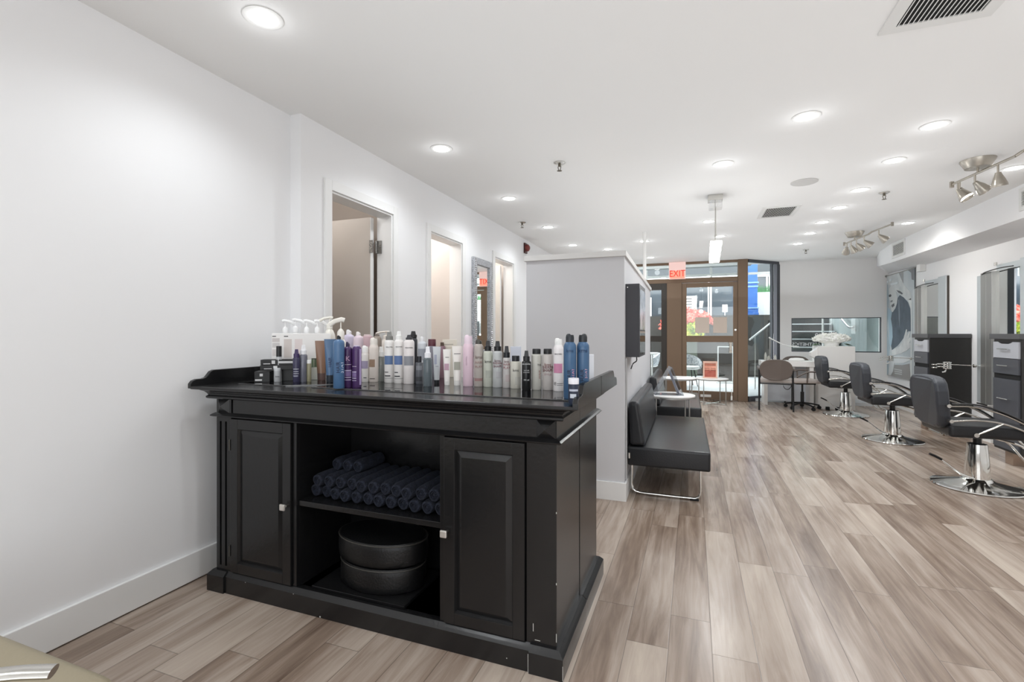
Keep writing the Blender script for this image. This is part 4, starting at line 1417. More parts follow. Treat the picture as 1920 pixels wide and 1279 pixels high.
# round side tables
def side_table(x, y, r, h, label, rz=0.0, legs=4, cross=False):
    t = thing('side_table', label, 'side table', (x, y, 0), rz, 'round white side tables with metal legs')
    bm = BM(); lathe(bm, [(r - 0.004, h - 0.018), (r, h - 0.014), (r, h - 0.003), (r - 0.004, h)], seg=48)
    obj('tabletop', bm, M_whitel, t, smooth=True)
    bm = BM(); lathe(bm, [(r - 0.002, h - 0.03), (r + 0.001, h - 0.03), (r + 0.001, h - 0.0185), (r - 0.002, h - 0.0185)], seg=48)
    obj('rim', bm, M_steel, t, smooth=True)
    for i in range(legs):
        a = 2 * PI * (i + 0.5) / legs
        cx, cy = (r - 0.012) * math.cos(a), (r - 0.012) * math.sin(a)
        bm = BM(); cyl(bm, (cx, cy, 0), (cx, cy, h - 0.03), 0.0075, seg=12)
        obj('leg', bm, M_steel, t, smooth=True)
    bm = BM()
    for i in range(legs):
        a = 2 * PI * (i + 0.5) / legs
        tube(bm, [(0, 0, 0.012), ((r - 0.014) * math.cos(a), (r - 0.014) * math.sin(a), 0.012)], 0.006, seg=8)
    obj('stretcher', bm, M_chrome2, t, smooth=True)
    return t
side_table(-0.225, 5.46, 0.245, 0.55, 'round white side table between the two benches, holding a clear stand', R(8))
side_table(-0.21, 7.62, 0.26, 0.55, 'round white side table past the further bench, before the wide bronze post', R(5))
side_table(0.30, 8.95, 0.262, 0.44, 'low round white side table before the entrance door, holding a pink card', R(12))

# acrylic holder with leaflets on the nearer table
t = thing('brochure_stand', 'clear acrylic leaflet stand on the side table between the benches', 'brochure stand', (-0.235, 5.45, 0.5502), R(12))
bm = BM()
prism(bm, [(0.12, 0.0), (0.126, 0.0), (0.006, 0.30), (0.0, 0.30)], 'y', -0.11, 0.11)
prism(bm, [(-0.17, 0.0), (0.12, 0.0), (0.12, 0.004), (-0.17, 0.004)], 'y', -0.11, 0.11)
prism(bm, [(-0.17, 0.0), (-0.165, 0.0), (0.006, 0.295), (0.0, 0.295)], 'y', -0.11, 0.11)
obj('holder', bm, M_acryl, t)
bm = BM(); prism(bm, [(0.085, 0.008), (0.088, 0.008), (-0.012, 0.27), (-0.015, 0.27)], 'y', -0.095, 0.095)
obj('leaflet', bm, mat('leaflet_grey', (176, 178, 190), 0.6), t)

# pink framed card on the low table
t = thing('card_frame', 'small frame with a red and pink card on the low side table', 'framed card', (0.27, 8.93, 0.4402), R(2))
bm = BM()
for x0, x1, z0, z1 in ((-0.115, -0.09, 0, 0.29), (0.09, 0.115, 0, 0.29), (-0.09, 0.09, 0, 0.02), (-0.09, 0.09, 0.255, 0.29)):
    box(bm, x0, x1, -0.006, 0.006, z0, z1)
obj('frame', bm, mat('pale_pink_frame', (230, 190, 172), 0.4), t, bevel=0.002)
for z0, z1, c in ((0.02, 0.135, (168, 84, 70)), (0.14, 0.165, (206, 132, 110)), (0.17, 0.215, (222, 150, 128)), (0.22, 0.252, (182, 104, 84))):
    bm = BM(); box(bm, -0.089, 0.089, -0.003, 0.003, z0, z1)
    obj('card', bm, mat('card_%d' % c[0], c, 0.5, var=(14, (c[0] + 22, c[1] + 24, c[2] + 22))), t)
bm = BM(); prism(bm, [(0.005, 0.16), (0.08, 0.0), (0.085, 0.0), (0.005, 0.17)], 'x', -0.01, 0.01)
obj('easel_back', bm, mat('pale_pink_frame'), t)

# ------------------------------------------------------------------ styling chairs
def styling_chair(loc, label, group):
    t = thing('styling_chair', label, 'salon chair', loc, 0, group)
    bm = BM(); cushion(bm, -0.27, 0.235, -0.25, 0.25, 0.415, 0.505, 0.028)
    for v in bm.verts:
        if v.co.x > 0.1:
            v.co.y *= 1 - 0.25 * (v.co.x - 0.1)
        if v.co.z > 0.48:
            v.co.z += 0.012 * (abs(v.co.y) / 0.25) ** 2 - 0.006
    obj('seat', bm, M_leather, t, smooth=True)
    bm = BM()
    half = [(0.0, 0.462), (0.12, 0.464), (0.175, 0.478), (0.205, 0.51), (0.228, 0.57), (0.245, 0.66), (0.25, 0.76), (0.236, 0.825), (0.19, 0.858), (0.1, 0.868), (0.0, 0.87)]
    poly = half + [(-y, z) for y, z in half[-2:0:-1]]
    prism(bm, poly, 'x', -0.312, -0.226)
    for v in bm.verts:
        v.co.x -= (v.co.z - 0.46) * 0.09
        v.co.x += -0.05 * (v.co.y / 0.25) ** 2 * 0.35 + 0.0
    obj('backrest', bm, M_leatherg, t, bevel=0.022, seg=3)
    for s in (-1, 1):
        y = s * 0.272
        bm = BM()
        tube(bm, curve_pts([(-0.28, y, 0.655), (-0.14, y, 0.655), (0.02, y, 0.612), (0.18, y, 0.525), (0.32, y, 0.405), (0.40, y * 0.9, 0.30)], 8), 0.01, seg=10, flat=(0.011, 0.008))
        tube(bm, curve_pts([(-0.265, y, 0.54), (-0.12, y, 0.555), (0.03, y, 0.540), (0.18, y, 0.478), (0.30, y, 0.395)], 8), 0.01, seg=10, flat=(0.010, 0.007))
        tube(bm, curve_pts([(0.03, y, 0.540), (-0.03, y, 0.50), (-0.12, s * 0.262, 0.445)], 6), 0.01, seg=10, flat=(0.012, 0.007))
        cyl(bm, (-0.12, s * 0.25, 0.445), (-0.12, s * 0.275, 0.445), 0.016, seg=14)
        cyl(bm, (-0.285, s * 0.235, 0.655), (-0.285, s * 0.28, 0.655), 0.014, seg=12)
        cyl(bm, (-0.27, s * 0.225, 0.54), (-0.27, s * 0.28, 0.54), 0.014, seg=12)
        obj('arm_frame', bm, M_chrome2, t, smooth=True)
        bm = BM()
        tube(bm, curve_pts([(-0.27, y, 0.672), (-0.12, y, 0.670), (0.02, y, 0.628), (0.16, y, 0.552), (0.28, y, 0.455)], 8), 0.01, seg=8, flat=(0.016, 0.007))
        obj('arm_pad', bm, M_blk, t, smooth=True)
    bm = BM()
    lathe(bm, [(0.282, 0.0), (0.287, 0.006), (0.283, 0.014), (0.265, 0.018), (0.11, 0.05), (0.09, 0.064), (0.085, 0.07)], seg=56)
    obj('base_plate', bm, M_chrome, t, smooth=True)
    bm = BM(); lathe(bm, [(0.080, 0.066), (0.078, 0.12), (0.062, 0.32), (0.060, 0.335)], seg=36)
    obj('pump_column', bm, M_chrome, t, smooth=True)
    bm = BM(); cyl(bm, (0, 0, 0.335), (0, 0, 0.405), 0.026, seg=20); box(bm, -0.12, 0.12, -0.09, 0.09, 0.398, 0.418); lathe(bm, [(0.057, 0.3355), (0.02, 0.338)], seg=24)
    obj('piston', bm, M_blk, t, smooth=True)
    bm = BM()
    tube(bm, curve_pts([(-0.05, -0.075, 0.075), (-0.14, -0.085, 0.11), (-0.24, -0.09, 0.19), (-0.27, -0.09, 0.215)], 6), 0.007, seg=8)
    obj('pump_lever', bm, M_chrome, t, smooth=True)
    bm = BM(); tube(bm, curve_pts([(-0.26, -0.09, 0.21), (-0.30, -0.09, 0.232), (-0.335, -0.09, 0.248)], 5), 0.01, seg=8, flat=(0.016, 0.009))
    obj('pedal', bm, M_rubber, t, smooth=True)
    bm = BM()
    for s in (-1, 1):
        tube(bm, curve_pts([(0.05, s * 0.10, 0.405), (0.22, s * 0.11, 0.35), (0.33, s * 0.12, 0.22), (0.40, s * 0.13, 0.12), (0.46, s * 0.13, 0.115)], 6), 0.008, seg=8)
    cyl(bm, (0.40, -0.17, 0.118), (0.40, 0.17, 0.118), 0.011, seg=10)
    cyl(bm, (0.46, -0.17, 0.118), (0.46, 0.17, 0.118), 0.011, seg=10)
    obj('footrest', bm, M_chrome, t, smooth=True)
    return t


G = 'black salon chairs in a row'
c0 = styling_chair((2.09, 4.84, 0), 'black and chrome styling chair nearest the viewer, cut by the right edge', G)
dup(c0, (2.106, 6.62, 0), 0, 'black and chrome styling chair in the middle of the row of three')
dup(c0, (2.112, 8.43, 0), 0, 'black and chrome styling chair furthest off, next to the white reception block')

# ------------------------------------------------------------------ drawer cabinets on the right wall
def drawer_cabinet(y0, label):
    t = thing('drawer_cabinet', label, 'cabinet', (2.70, y0, 0), 0, 'charcoal drawer cabinets between the mirrors')
    w = 0.42
    bm = BM(); box(bm, 0.012, 0.412, 0, w, 0.115, 1.15)
    obj('body', bm, M_cabcase, t, bevel=0.002)
    bm = BM(); box(bm, -0.012, 0.412, -0.01, w + 0.03, 1.15, 1.20)
    obj('top', bm, mat('charcoal_top', (82, 82, 84), 0.4), t, bevel=0.002)
    def front(nm, z0, z1, m, hz):
        bm = BM(); box(bm, -0.004, 0.013, 0.018, w - 0.018, z0, z1)
        d = obj(nm, bm, m, t, bevel=0.0015)
        if hz:
            bm = BM(); cyl(bm, (-0.026, 0.13, hz), (-0.026, 0.29, hz), 0.005, seg=10); cyl(bm, (-0.026, 0.15, hz), (-0.003, 0.15, hz), 0.004, seg=8); cyl(bm, (-0.026, 0.27, hz), (-0.003, 0.27, hz), 0.004, seg=8)
            obj('handle', bm, M_chrome, d, smooth=True)
        return d
    d = front('drawer', 0.975, 1.125, M_drawer_lt, 1.06)
    bm = BM()
    prism(bm, [(0.10, 1.126), (0.13, 1.115), (0.16, 1.108), (0.26, 1.108), (0.29, 1.115), (0.32, 1.126)], 'x', -0.0055, -0.0035)  # thin dark shape stands in for the shade in a cutout
    obj('notch_shade', bm, M_rubber, d)
    front('drawer', 0.83, 0.970, M_drawer_dk, 0.905)
    bm = BM(); box(bm, 0.008, 0.0125, 0.018, w - 0.018, 0.785, 0.828)  # black strip stands in for the shade inside an open slot
    obj('slot_shade', bm, M_rubber, t)
    front('door', 0.14, 0.782, M_drawer_dk, 0.60)
    bm = BM(); box(bm, 0.02, 0.10, 0.14, 0.26, 0.0, 0.115)
    obj('leg', bm, mat('mirror_steel_leg', (170, 150, 135), 0.2, 0.8), t)
    bm = BM(); box(bm, 0.30, 0.38, 0.14, 0.26, 0.0, 0.115)
    obj('leg', bm, mat('mirror_steel_leg'), t)
    return t
cb = drawer_cabinet(7.34, 'charcoal drawer cabinet with a pale top drawer, left of the nearer wall mirror')
dup(cb, (2.70, 5.565, 0), 0, 'charcoal drawer cabinet with a pale top drawer, at the right edge of the picture')


def mirror_station(y, label):
    t = thing('styling_mirror', label, 'mirror', (XR, y, 0), 0, 'steel framed styling mirrors on the right wall')
    # local: -Y side is nearer the viewer
    bm = BM(); box(bm, -0.05, 0, 0.43, 0.54, 0.42, 1.865)
    obj('side_strip', bm, M_steelp, t, bevel=0.003)
    bm = BM(); box(bm, -0.065, 0, 0.325, 0.43, 0.42, 1.885); box(bm, -0.064, 0, 0.213, 0.322, 0.42, 1.885)
    obj('pillar', bm, M_steel, t, bevel=0.002)
    bm = BM(); box(bm, -0.035, 0, -0.43, -0.215, 0.42, 1.965)
    obj('pillar', bm, M_steelp, t, bevel=0.003)
    bm = BM(); box(bm, -0.022, 0, -0.436, -0.4305, 0.42, 1.96)
    obj('dark_edge', bm, mat('dark_edge', (70, 62, 56), 0.4), t)
    bm = BM(); box(bm, -0.030, -0.022, -0.215, 0.213, 0.95, 1.885)
    obj('mirror_glass', bm, M_mirror, t)
    bm = BM(); box(bm, -0.0215, 0.0, -0.215, 0.213, 0.42, 1.95)
    obj('back_board', bm, M_steelp, t)
    bm = BM(); tube(bm, curve_pts([(-0.05, 0.44, 1.862), (-0.085, 0.30, 1.882), (-0.10, 0.0, 1.893), (-0.085, -0.21, 1.89)], 8), 0.006, seg=8)
    obj('top_rod', bm, mat('dark_rod', (80, 80, 80), 0.3, 0.8), t, smooth=True)
    bm = BM(); cyl(bm, (-0.05, 0.17, 1.94), (-0.05, 0.17, 1.975), 0.014, seg=10)
    obj('finial', bm, M_chrome2, t, smooth=True)
    bm = BM(); box(bm, -0.10, 0, 0.213, 0.43, 0.405, 0.42)
    obj('foot_ledge', bm, M_chrome, t)
    bm = BM(); box(bm, -0.06, 0, 0.24, 0.40, 0.0, 0.405); 
    obj('lower_post', bm, M_white, t)
    bm = BM(); box(bm, -0.06, 0, -0.40, -0.24, 0.0, 0.42)
    obj('lower_post', bm, M_white, t)
    return t
ms = mirror_station(6.578, 'nearer steel framed styling mirror, reflecting the red flowers outside')
dup(ms, (XR, 8.32, 0), 0, 'further steel framed styling mirror, next to the hair poster')


def tool_holder(y, label):
    t = thing('dryer_holder', label, 'holder', (2.98, y, 0.83), 0, 'metal tool holders reaching out from the mirrors')
    bm = BM(); cyl(bm, (0.13, 0.02, 0), (-0.17, 0.04, 0.01), 0.005, seg=8); cyl(bm, (0.06, 0.02, 0.0), (0.04, 0.02, 0.0), 0.02, seg=14)
    obj('arm', bm, M_chrome2, t, smooth=True)
    for i, (x, r, h) in enumerate(((-0.195, 0.036, 0.07), (-0.26, 0.030, 0.03), (-0.315, 0.022, 0.035))):
        bm = BM()
        for k in range(2 if i else 4):
            z = -h / 2 + k * (h / (1 if i else 3))
            pts = [(x + r * math.cos(a), 0.04 + r * math.sin(a), z - (0.01 if i == 2 else 0)) for a in [2 * PI * j / 16 for j in range(17)]]
            tube(bm, pts, 0.006, seg=6)
        if i == 0:
            lathe(bm, [(r, -h / 2), (r, h / 2)], c=(x, 0.04, 0), seg=18, close=False)
        obj('ring', bm, M_chrome, t, smooth=True)
    bm = BM(); tube(bm, [(-0.20, 0.04, -0.035), (-0.215, 0.04, -0.075), (-0.24, 0.04, -0.08)], 0.008, seg=6)
    obj('hook', bm, M_white, t)
    return t
th = tool_holder(7.05, 'chrome ring holder in front of the dark cabinet side')
dup(th, (2.98, 8.79, 0.83), 0, 'chrome ring holder beside the hair poster')

# ------------------------------------------------------------------ hair poster
def onwall(u, v, X):
    r = (u - 960) / 905.0
    dx, dy = r * CS - SN, r * SN + CS
    k = X / dx
    return dy * k, CAMH - (v - 626) / 905.0 * k

t = thing('hanging_poster', 'tall grey poster of a long-haired woman hanging at the far end of the right wall', 'poster', (XR, 9.35, 0.5))
bm = BM(); box(bm, -0.028, -0.022, -0.47, 0.605, 0.0, 1.68)
obj('print', bm, mat('poster_ground', (172, 182, 188), 0.5, var=(1.6, (196, 202, 204))), t)


def shape(nm, pts, rgb, layer, var=None):
    bm = BM()
    vs = []
    X = XR - 0.028 - 0.0006 * layer
    for x, y in pts:
        yy, zz = onwall(1640 + x / 5.56, 490 + y / 5.56, X)
        yy = min(max(yy, 9.35 - 0.47), 9.35 + 0.605); zz = min(max(zz, 0.50), 2.18)
        vs.append((yy - 9.35, zz - 0.5))
    prism(bm, vs, 'x', -0.028 - 0.0006 * layer, -0.0279)
    obj(nm, bm, mat('poster_%s' % nm, rgb, 0.5, var=var), t)
shape('shade_band', [(85, 150), (130, 140), (150, 400), (130, 700), (160, 900), (140, 1180), (85, 1180)], (140, 158, 170), 1, (2.5, (168, 184, 194)))
shape('top_shade', [(250, 110), (300, 95), (300, 230), (270, 200)], (150, 152, 154), 1)
shape('corner_shade', [(345, 90), (440, 60), (440, 190), (385, 190), (380, 120)], (120, 122, 126), 1)
shape('pale_hair', [(120, 150), (250, 110), (300, 240), (380, 330), (380, 400), (340, 400), (270, 350), (200, 300), (160, 250), (130, 240)], (208, 212, 212), 2, (6, (186, 192, 194)))
shape('pale_back', [(350, 400), (385, 380), (385, 1240), (372, 1240), (378, 700), (376, 500)], (214, 218, 218), 2)
shape('neck', [(140, 480), (180, 530), (172, 620), (185, 700), (185, 800), (170, 900), (150, 860), (150, 760), (140, 600)], (160, 184, 198), 2)
shape('hair', [(180, 530), (215, 490), (240, 380), (262, 352), (300, 376), (345, 425), (370, 490), (376, 600), (376, 730), (345, 730), (300, 800), (240, 880), (180, 925), (172, 880), (188, 790), (184, 690), (170, 600)], (78, 90, 102), 3, (7, (92, 104, 116)))
shape('hair_light', [(245, 400), (255, 400), (265, 560), (262, 700), (250, 600)], (132, 142, 152), 4)
shape('face', [(150, 285), (165, 262), (190, 262), (225, 330), (238, 380), (232, 440), (214, 492), (186, 532), (172, 510), (170, 470), (160, 450), (165, 420), (150, 398), (152, 330)], (204, 208, 208), 4)
shape('eye', [(146, 352), (166, 343), (176, 356), (166, 372), (148, 372)], (70, 74, 80), 5)
shape('brow', [(225, 300), (262, 310), (292, 334), (284, 346), (246, 326)], (96, 100, 106), 5)
shape('nostril', [(164, 412), (186, 404), (188, 418), (168, 430)], (128, 132, 136), 5)
shape('lips', [(174, 456), (204, 436), (206, 464), (186, 482), (176, 474)], (104, 108, 112), 5)
shape('hand', [(328, 708), (336, 712), (334, 790), (360, 728), (368, 736), (352, 810), (370, 790), (374, 820), (360, 850), (372, 860), (370, 900), (330, 932), (270, 962), (182, 984), (175, 930), (205, 912), (255, 892), (292, 832)], (218, 220, 220), 5, (9, (200, 203, 204)))
shape('arm', [(172, 990), (240, 985), (372, 1000), (374, 1030), (300, 1060), (205, 1062), (195, 1100), (190, 1150), (160, 1192), (146, 1180), (150, 1110), (160, 1040)], (208, 212, 214), 5)
shape('foot_band', [(206, 1078), (290, 1082), (360, 1068), (374, 1240), (170, 1196), (190, 1150)], (142, 140, 138), 6)
for k in range(3):
    shape('foot_lettering', [(200 + 4 * k, 1118 + 22 * k), (284, 1134 + 20 * k), (284, 1144 + 20 * k), (200 + 4 * k, 1128 + 22 * k)], (186, 188, 190), 7)
shape('head_lettering', [(95, 215), (140, 205), (140, 222), (95, 232)], (214, 222, 226), 7)
shape('head_lettering', [(150, 190), (176, 184), (176, 206), (150, 212)], (222, 228, 232), 7)
shape('head_lettering', [(165, 232), (240, 216), (240, 234), (165, 250)], (222, 228, 232), 7)
bm = BM(); cyl(bm, (-0.026, -0.69, 1.685), (-0.026, 0.63, 1.685), 0.008, seg=10)
obj('rod', bm, M_steel, t, smooth=True)
bm = BM(); cyl(bm, (-0.026, 0.625, 1.685), (-0.026, 0.645, 1.685), 0.02, seg=10)
obj('rod_end', bm, M_steel, t)
bm = BM(); cyl(bm, (-0.026, -0.46, 0.0), (-0.026, 0.60, 0.0), 0.006, seg=8)
obj('bottom_rod', bm, M_steel, t)
bm = BM(); box(bm, -0.07, 0, -0.79, -0.67, 1.60, 1.78)
obj('bracket', bm, M_white, t, bevel=0.004)

# ------------------------------------------------------------------ manicure desk and reception block
t = thing('manicure_desk', 'white desk by the angled side window behind the brown guest chair', 'desk', (1.12, 9.12, 0))
bm = BM(); box(bm, -0.045, 0.74, 0, 0.375, 0.655, 0.745)
obj('desktop', bm, M_whitel, t, bevel=0.004)
for x0, x1 in ((0.0, 0.055), (0.67, 0.73)):
    bm = BM(); box(bm, x0, x1, 0.02, 0.365, 0, 0.655)
    obj('side_panel', bm, M_whitel, t, bevel=0.003)
bm = BM(); box(bm, 0.055, 0.67, 0.32, 0.36, 0.04, 0.655)
obj('back_panel', bm, mat('desk_back', (214, 218, 224), 0.4), t)
bm = BM(); tube(bm, curve_pts([(0.30, 0.30, 0.655), (0.29, 0.2, 0.55), (0.30, 0.1, 0.32), (0.36, 0.05, 0.27), (0.42, 0.1, 0.35), (0.41, 0.2, 0.55), (0.40, 0.3, 0.655)], 6), 0.005, seg=6)
obj('cable', bm, M_rubber, t, smooth=True)

t = thing('reception_counter', 'white reception block carrying the white flowers', 'counter', (1.87, 8.95, 0))
bm = BM(); box(bm, 0, 0.50, 0, 0.42, 0, 1.0)
obj('body', bm, M_whitel, t, bevel=0.004)
bm = BM(); prism(bm, [(-0.001, 0.78), (-0.001, 0.985), (-0.04, 0.94), (-0.10, 0.90), (-0.10, 0.84)], 'y', 0.02, 0.16)
obj('side_wing', bm, M_whitel, t, bevel=0.004)
for i, x in enumerate((1.955, 2.085)):
    bm = BM(); box(bm, x, x + 0.05, 8.84, 8.89, 0.0, 0.05); cyl(bm, (x + 0.025, 8.839, 0.025), (x + 0.025, 8.82, 0.025), 0.016, seg=12)
    tag(obj('power_adapter', bm, M_rubber, bevel=0.004), ['small black adapter on the floor by the reception block, left one', 'small black adapter on the floor by the reception block, right one'][i], 'adapter')

# white flowers
rr = random.Random(5)
t = thing('flower_arrangement', 'mound of white hydrangea-like flowers on the reception block', 'flowers', (2.10, 9.16, 1.0))
bm = BM(); lathe(bm, [(0.09, 0.0), (0.10, 0.01), (0.11, 0.05), (0.10, 0.06)], seg=24)
obj('vase', bm, M_white, t, smooth=True)
def blooms(bm, n, rx, ry, rz_, cz, s0, s1, rnd, lift=0.0, box_=None):
    for _ in range(n):
        a = rnd.uniform(0, 2 * PI); e = math.asin(rnd.uniform(-0.15, 1.0)); q = rnd.uniform(0.75, 1.0)
        c = Vector((rx * q * math.cos(a) * math.cos(e), ry * q * math.sin(a) * math.cos(e), cz + rz_ * q * math.sin(e) + lift))
        s = rnd.uniform(s0, s1)
        m = Matrix.Rotation(rnd.uniform(0, 6), 3, 'X') @ Matrix.Rotation(rnd.uniform(0, 6), 3, 'Z')
        for k in range(5):
            b0 = 2 * PI * k / 5
            p = [Vector((0, 0, 0)), Vector((s * math.cos(b0 - 0.5) * 0.75, s * math.sin(b0 - 0.5) * 0.75, s * 0.2)), Vector((s * math.cos(b0) * 1.1, s * math.sin(b0) * 1.1, s * 0.45)), Vector((s * math.cos(b0 + 0.5) * 0.75, s * math.sin(b0 + 0.5) * 0.75, s * 0.2))]
            bm.faces.new([bm.verts.new(c + m @ x) for x in p])
bm = BM()
bmesh.ops.create_icosphere(bm, subdivisions=3, radius=1.0)
for v in bm.verts:
    k = 1 + 0.09 * math.sin(v.co.x * 13 + v.co.y * 5) * math.sin(v.co.z * 9 + v.co.y * 11)
    v.co = Vector((v.co.x * 0.235 * k, v.co.y * 0.14 * k, 0.115 + v.co.z * 0.075 * k))
blooms(bm, 420, 0.255, 0.16, 0.10, 0.105, 0.018, 0.034, rr)
o = obj('blossoms', bm, mat('white_petals', (246, 247, 240), 0.7, var=(12, (252, 252, 250))), t)
bm = BM()
for k in range(16):
    a = rr.uniform(-0.6, 0.9) if k < 9 else rr.uniform(2.2, 4.2)
    c = Vector((0.21 * math.cos(a), 0.13 * math.sin(a), 0.045))
    d = Vector((math.cos(a), math.sin(a), -0.45)).normalized(); sd = Vector((-math.sin(a), math.cos(a), 0)) * 0.026
    vs = [c, c + d * 0.03 + sd, c + d * 0.075 + sd * 0.6, c + d * 0.10, c + d * 0.075 - sd * 0.6, c + d * 0.03 - sd]
    bm.faces.new([bm.verts.new(p) for p in vs])
obj('leaves', bm, mat('green_leaf', (70, 104, 62), 0.5), t)

# lamp and glassware on the desk
t = thing('desk_lamp', 'white folding desk lamp leaning over the manicure desk', 'desk lamp', (1.22, 9.32, 0.7452))
bm = BM(); cyl(bm, (0, 0, 0), (0, 0, 0.02), 0.045, seg=20)
obj('base', bm, M_white, t, smooth=True)
bm = BM(); cyl(bm, (0.0, 0, 0.02), (0.01, 0, 0.385), 0.006, seg=8); cyl(bm, (0.02, 0, 0.02), (0.024, 0, 0.385), 0.004, seg=8)
obj('lower_arm', bm, M_chrome2, t)
bm = BM(); cyl(bm, (0.005, 0, 0.385), (0.21, 0, 0.27), 0.009, seg=8); cyl(bm, (0.006, -0.015, 0.388), (0.006, 0.015, 0.388), 0.014, seg=10)
obj('upper_arm', bm, M_white, t)
bm = BM(); tube(bm, [(0.20, 0, 0.275), (0.30, 0, 0.245), (0.44, 0, 0.235)], 0.01, seg=10, flat=(0.045, 0.010))
obj('lamp_head', bm, M_white, t, smooth=True)
for i, (x, y, r, h) in enumerate(((1.155, 9.25, 0.022, 0.14), (1.20, 9.215, 0.026, 0.085), (1.30, 9.24, 0.020, 0.10))):
    bm = BM(); lathe(bm, [(r, 0), (r, h * 0.7), (r * 0.5, h * 0.85), (r * 0.45, h)], seg=18)
    o = tag(obj('glass_bottle', bm, mat('cloudy_glass', (214, 214, 204), 0.1, trans=0.5), smooth=True), ['tallest clear bottle on the left corner of the desk', 'squat clear jar on the left corner of the desk', 'small clear bottle right of the lamp base on the desk'][i], 'bottle', 'clear bottles on the desk corner')
    o.location = (x, y, 0.7452)
t = thing('towel_cushion', 'white rolled hand cushion lying on the desk', 'hand cushion', (1.62, 9.25, 0.7452))
bm = BM(); lathe(bm, [(0.02, 0.0), (0.11, 0.004), (0.12, 0.025), (0.09, 0.045), (0.03, 0.052)], seg=24, sy=0.5)
obj('pad', bm, M_white, t, smooth=True)

# ------------------------------------------------------------------ guest chairs
M_brown = mat('brown_grey_vinyl', (104, 94, 88), 0.5)
M_gseat = mat('pale_seat_cloth', (190, 180, 174), 0.7)
def guest_chair(loc, rz, label):
    "faces +Y"
    t = thing('guest_chair', label, 'chair', loc, rz, 'guest chairs at the manicure desk')
    bm = BM(); cushion(bm, -0.225, 0.225, -0.20, 0.24, 0.425, 0.475, 0.02)
    obj('seat', bm, M_gseat, t, smooth=True)
    bm = BM()
    pts = []
    for i in range(28):
        a = 2 * PI * i / 28
        pts.append((0.232 * math.copysign(abs(math.cos(a)) ** 0.75, math.cos(a)), 0.635 + 0.165 * math.copysign(abs(math.sin(a)) ** 0.85, math.sin(a))))
    prism(bm, pts, 'y', -0.25, -0.215)
    for v in bm.verts:
        v.co.y -= (v.co.z - 0.5) * 0.12 - 0.3 * v.co.x ** 2
    obj('backrest', bm, M_brown, t, bevel=0.01)
    for s in (-1, 1):
        bm = BM(); tube(bm, curve_pts([(s * 0.235, -0.30, 0.0), (s * 0.232, -0.26, 0.25), (s * 0.23, -0.24, 0.45), (s * 0.232, -0.235, 0.64)], 5), 0.0125, seg=10)
        obj('leg', bm, M_blk, t, smooth=True)
        bm = BM(); tube(bm, [(s * 0.24, 0.24, 0.0), (s * 0.24, 0.22, 0.45), (s * 0.245, 0.20, 0.645)], 0.0125, seg=10)
        obj('leg', bm, M_blk, t, smooth=True)
        bm = BM(); tube(bm, curve_pts([(s * 0.235, -0.25, 0.645), (s * 0.245, -0.1, 0.665), (s * 0.25, 0.1, 0.665), (s * 0.245, 0.22, 0.645)], 5), 0.014, seg=8, flat=(0.022, 0.012))
        obj('armrest', bm, M_brown, t, smooth=True)
    bm = BM(); tube(bm, [(-0.23, -0.22, 0.415), (0.23, -0.22, 0.415)], 0.011, seg=8); tube(bm, [(-0.23, 0.21, 0.415), (0.23, 0.21, 0.415)], 0.011, seg=8)
    for s in (-1, 1):
        tube(bm, [(s * 0.225, -0.22, 0.415), (s * 0.225, 0.21, 0.415)], 0.011, seg=8)
    obj('seat_frame', bm, M_blk, t)
    return t
gc = guest_chair((1.24, 8.76, 0), R(-7), 'brown backed guest chair with black legs, its back to the viewer')
dup(gc, (1.73, 9.745, 0), R(180), 'brown backed chair behind the white desk, only its top showing')

t = thing('task_chair', 'low black wheeled task chair with beige seat beside the guest chair', 'task chair', (1.635, 8.88, 0), R(-80))
bm = BM(); cushion(bm, -0.19, 0.19, -0.19, 0.20, 0.42, 0.475, 0.022)
obj('seat', bm, M_gseat, t, smooth=True)
bm = BM(); box(bm, -0.15, 0.15, -0.14, 0.14, 0.40, 0.42)
obj('seat_plate', bm, M_blk, t)
bm = BM(); cyl(bm, (0, 0, 0.07), (0, 0, 0.27), 0.026, seg=14); cyl(bm, (0, 0, 0.27), (0, 0, 0.40), 0.014, seg=12)
obj('gas_lift', bm, M_blk, t, smooth=True)
bm = BM()
for k in range(5):
    a = 2 * PI * k / 5 + 0.3
    tube(bm, [(0, 0, 0.10), (0.13 * math.cos(a), 0.13 * math.sin(a), 0.085), (0.245 * math.cos(a), 0.245 * math.sin(a), 0.062)], 0.014, seg=8, flat=(0.020, 0.012))
obj('star_base', bm, M_blk, t, smooth=True)
for k in range(5):
    a = 2 * PI * k / 5 + 0.3
    bm = BM(); cx, cy = 0.245 * math.cos(a), 0.245 * math.sin(a)
    cyl(bm, (cx - 0.015, cy, 0.027), (cx + 0.015, cy, 0.027), 0.027, seg=14); cyl(bm, (cx, cy, 0.03), (cx, cy, 0.062), 0.006, seg=8)
    obj('caster', bm, M_rubber, t)
for sg in (-1, 1):
    bm = BM(); tube(bm, curve_pts([(sg * 0.20, -0.15, 0.52), (sg * 0.215, 0.0, 0.60), (sg * 0.2, 0.16, 0.60)], 5), 0.014, seg=8, flat=(0.022, 0.012))
    tube(bm, [(sg * 0.19, 0.0, 0.43), (sg * 0.215, 0.0, 0.60)], 0.012, seg=8)
    obj('armrest', bm, M_brown, t, smooth=True)

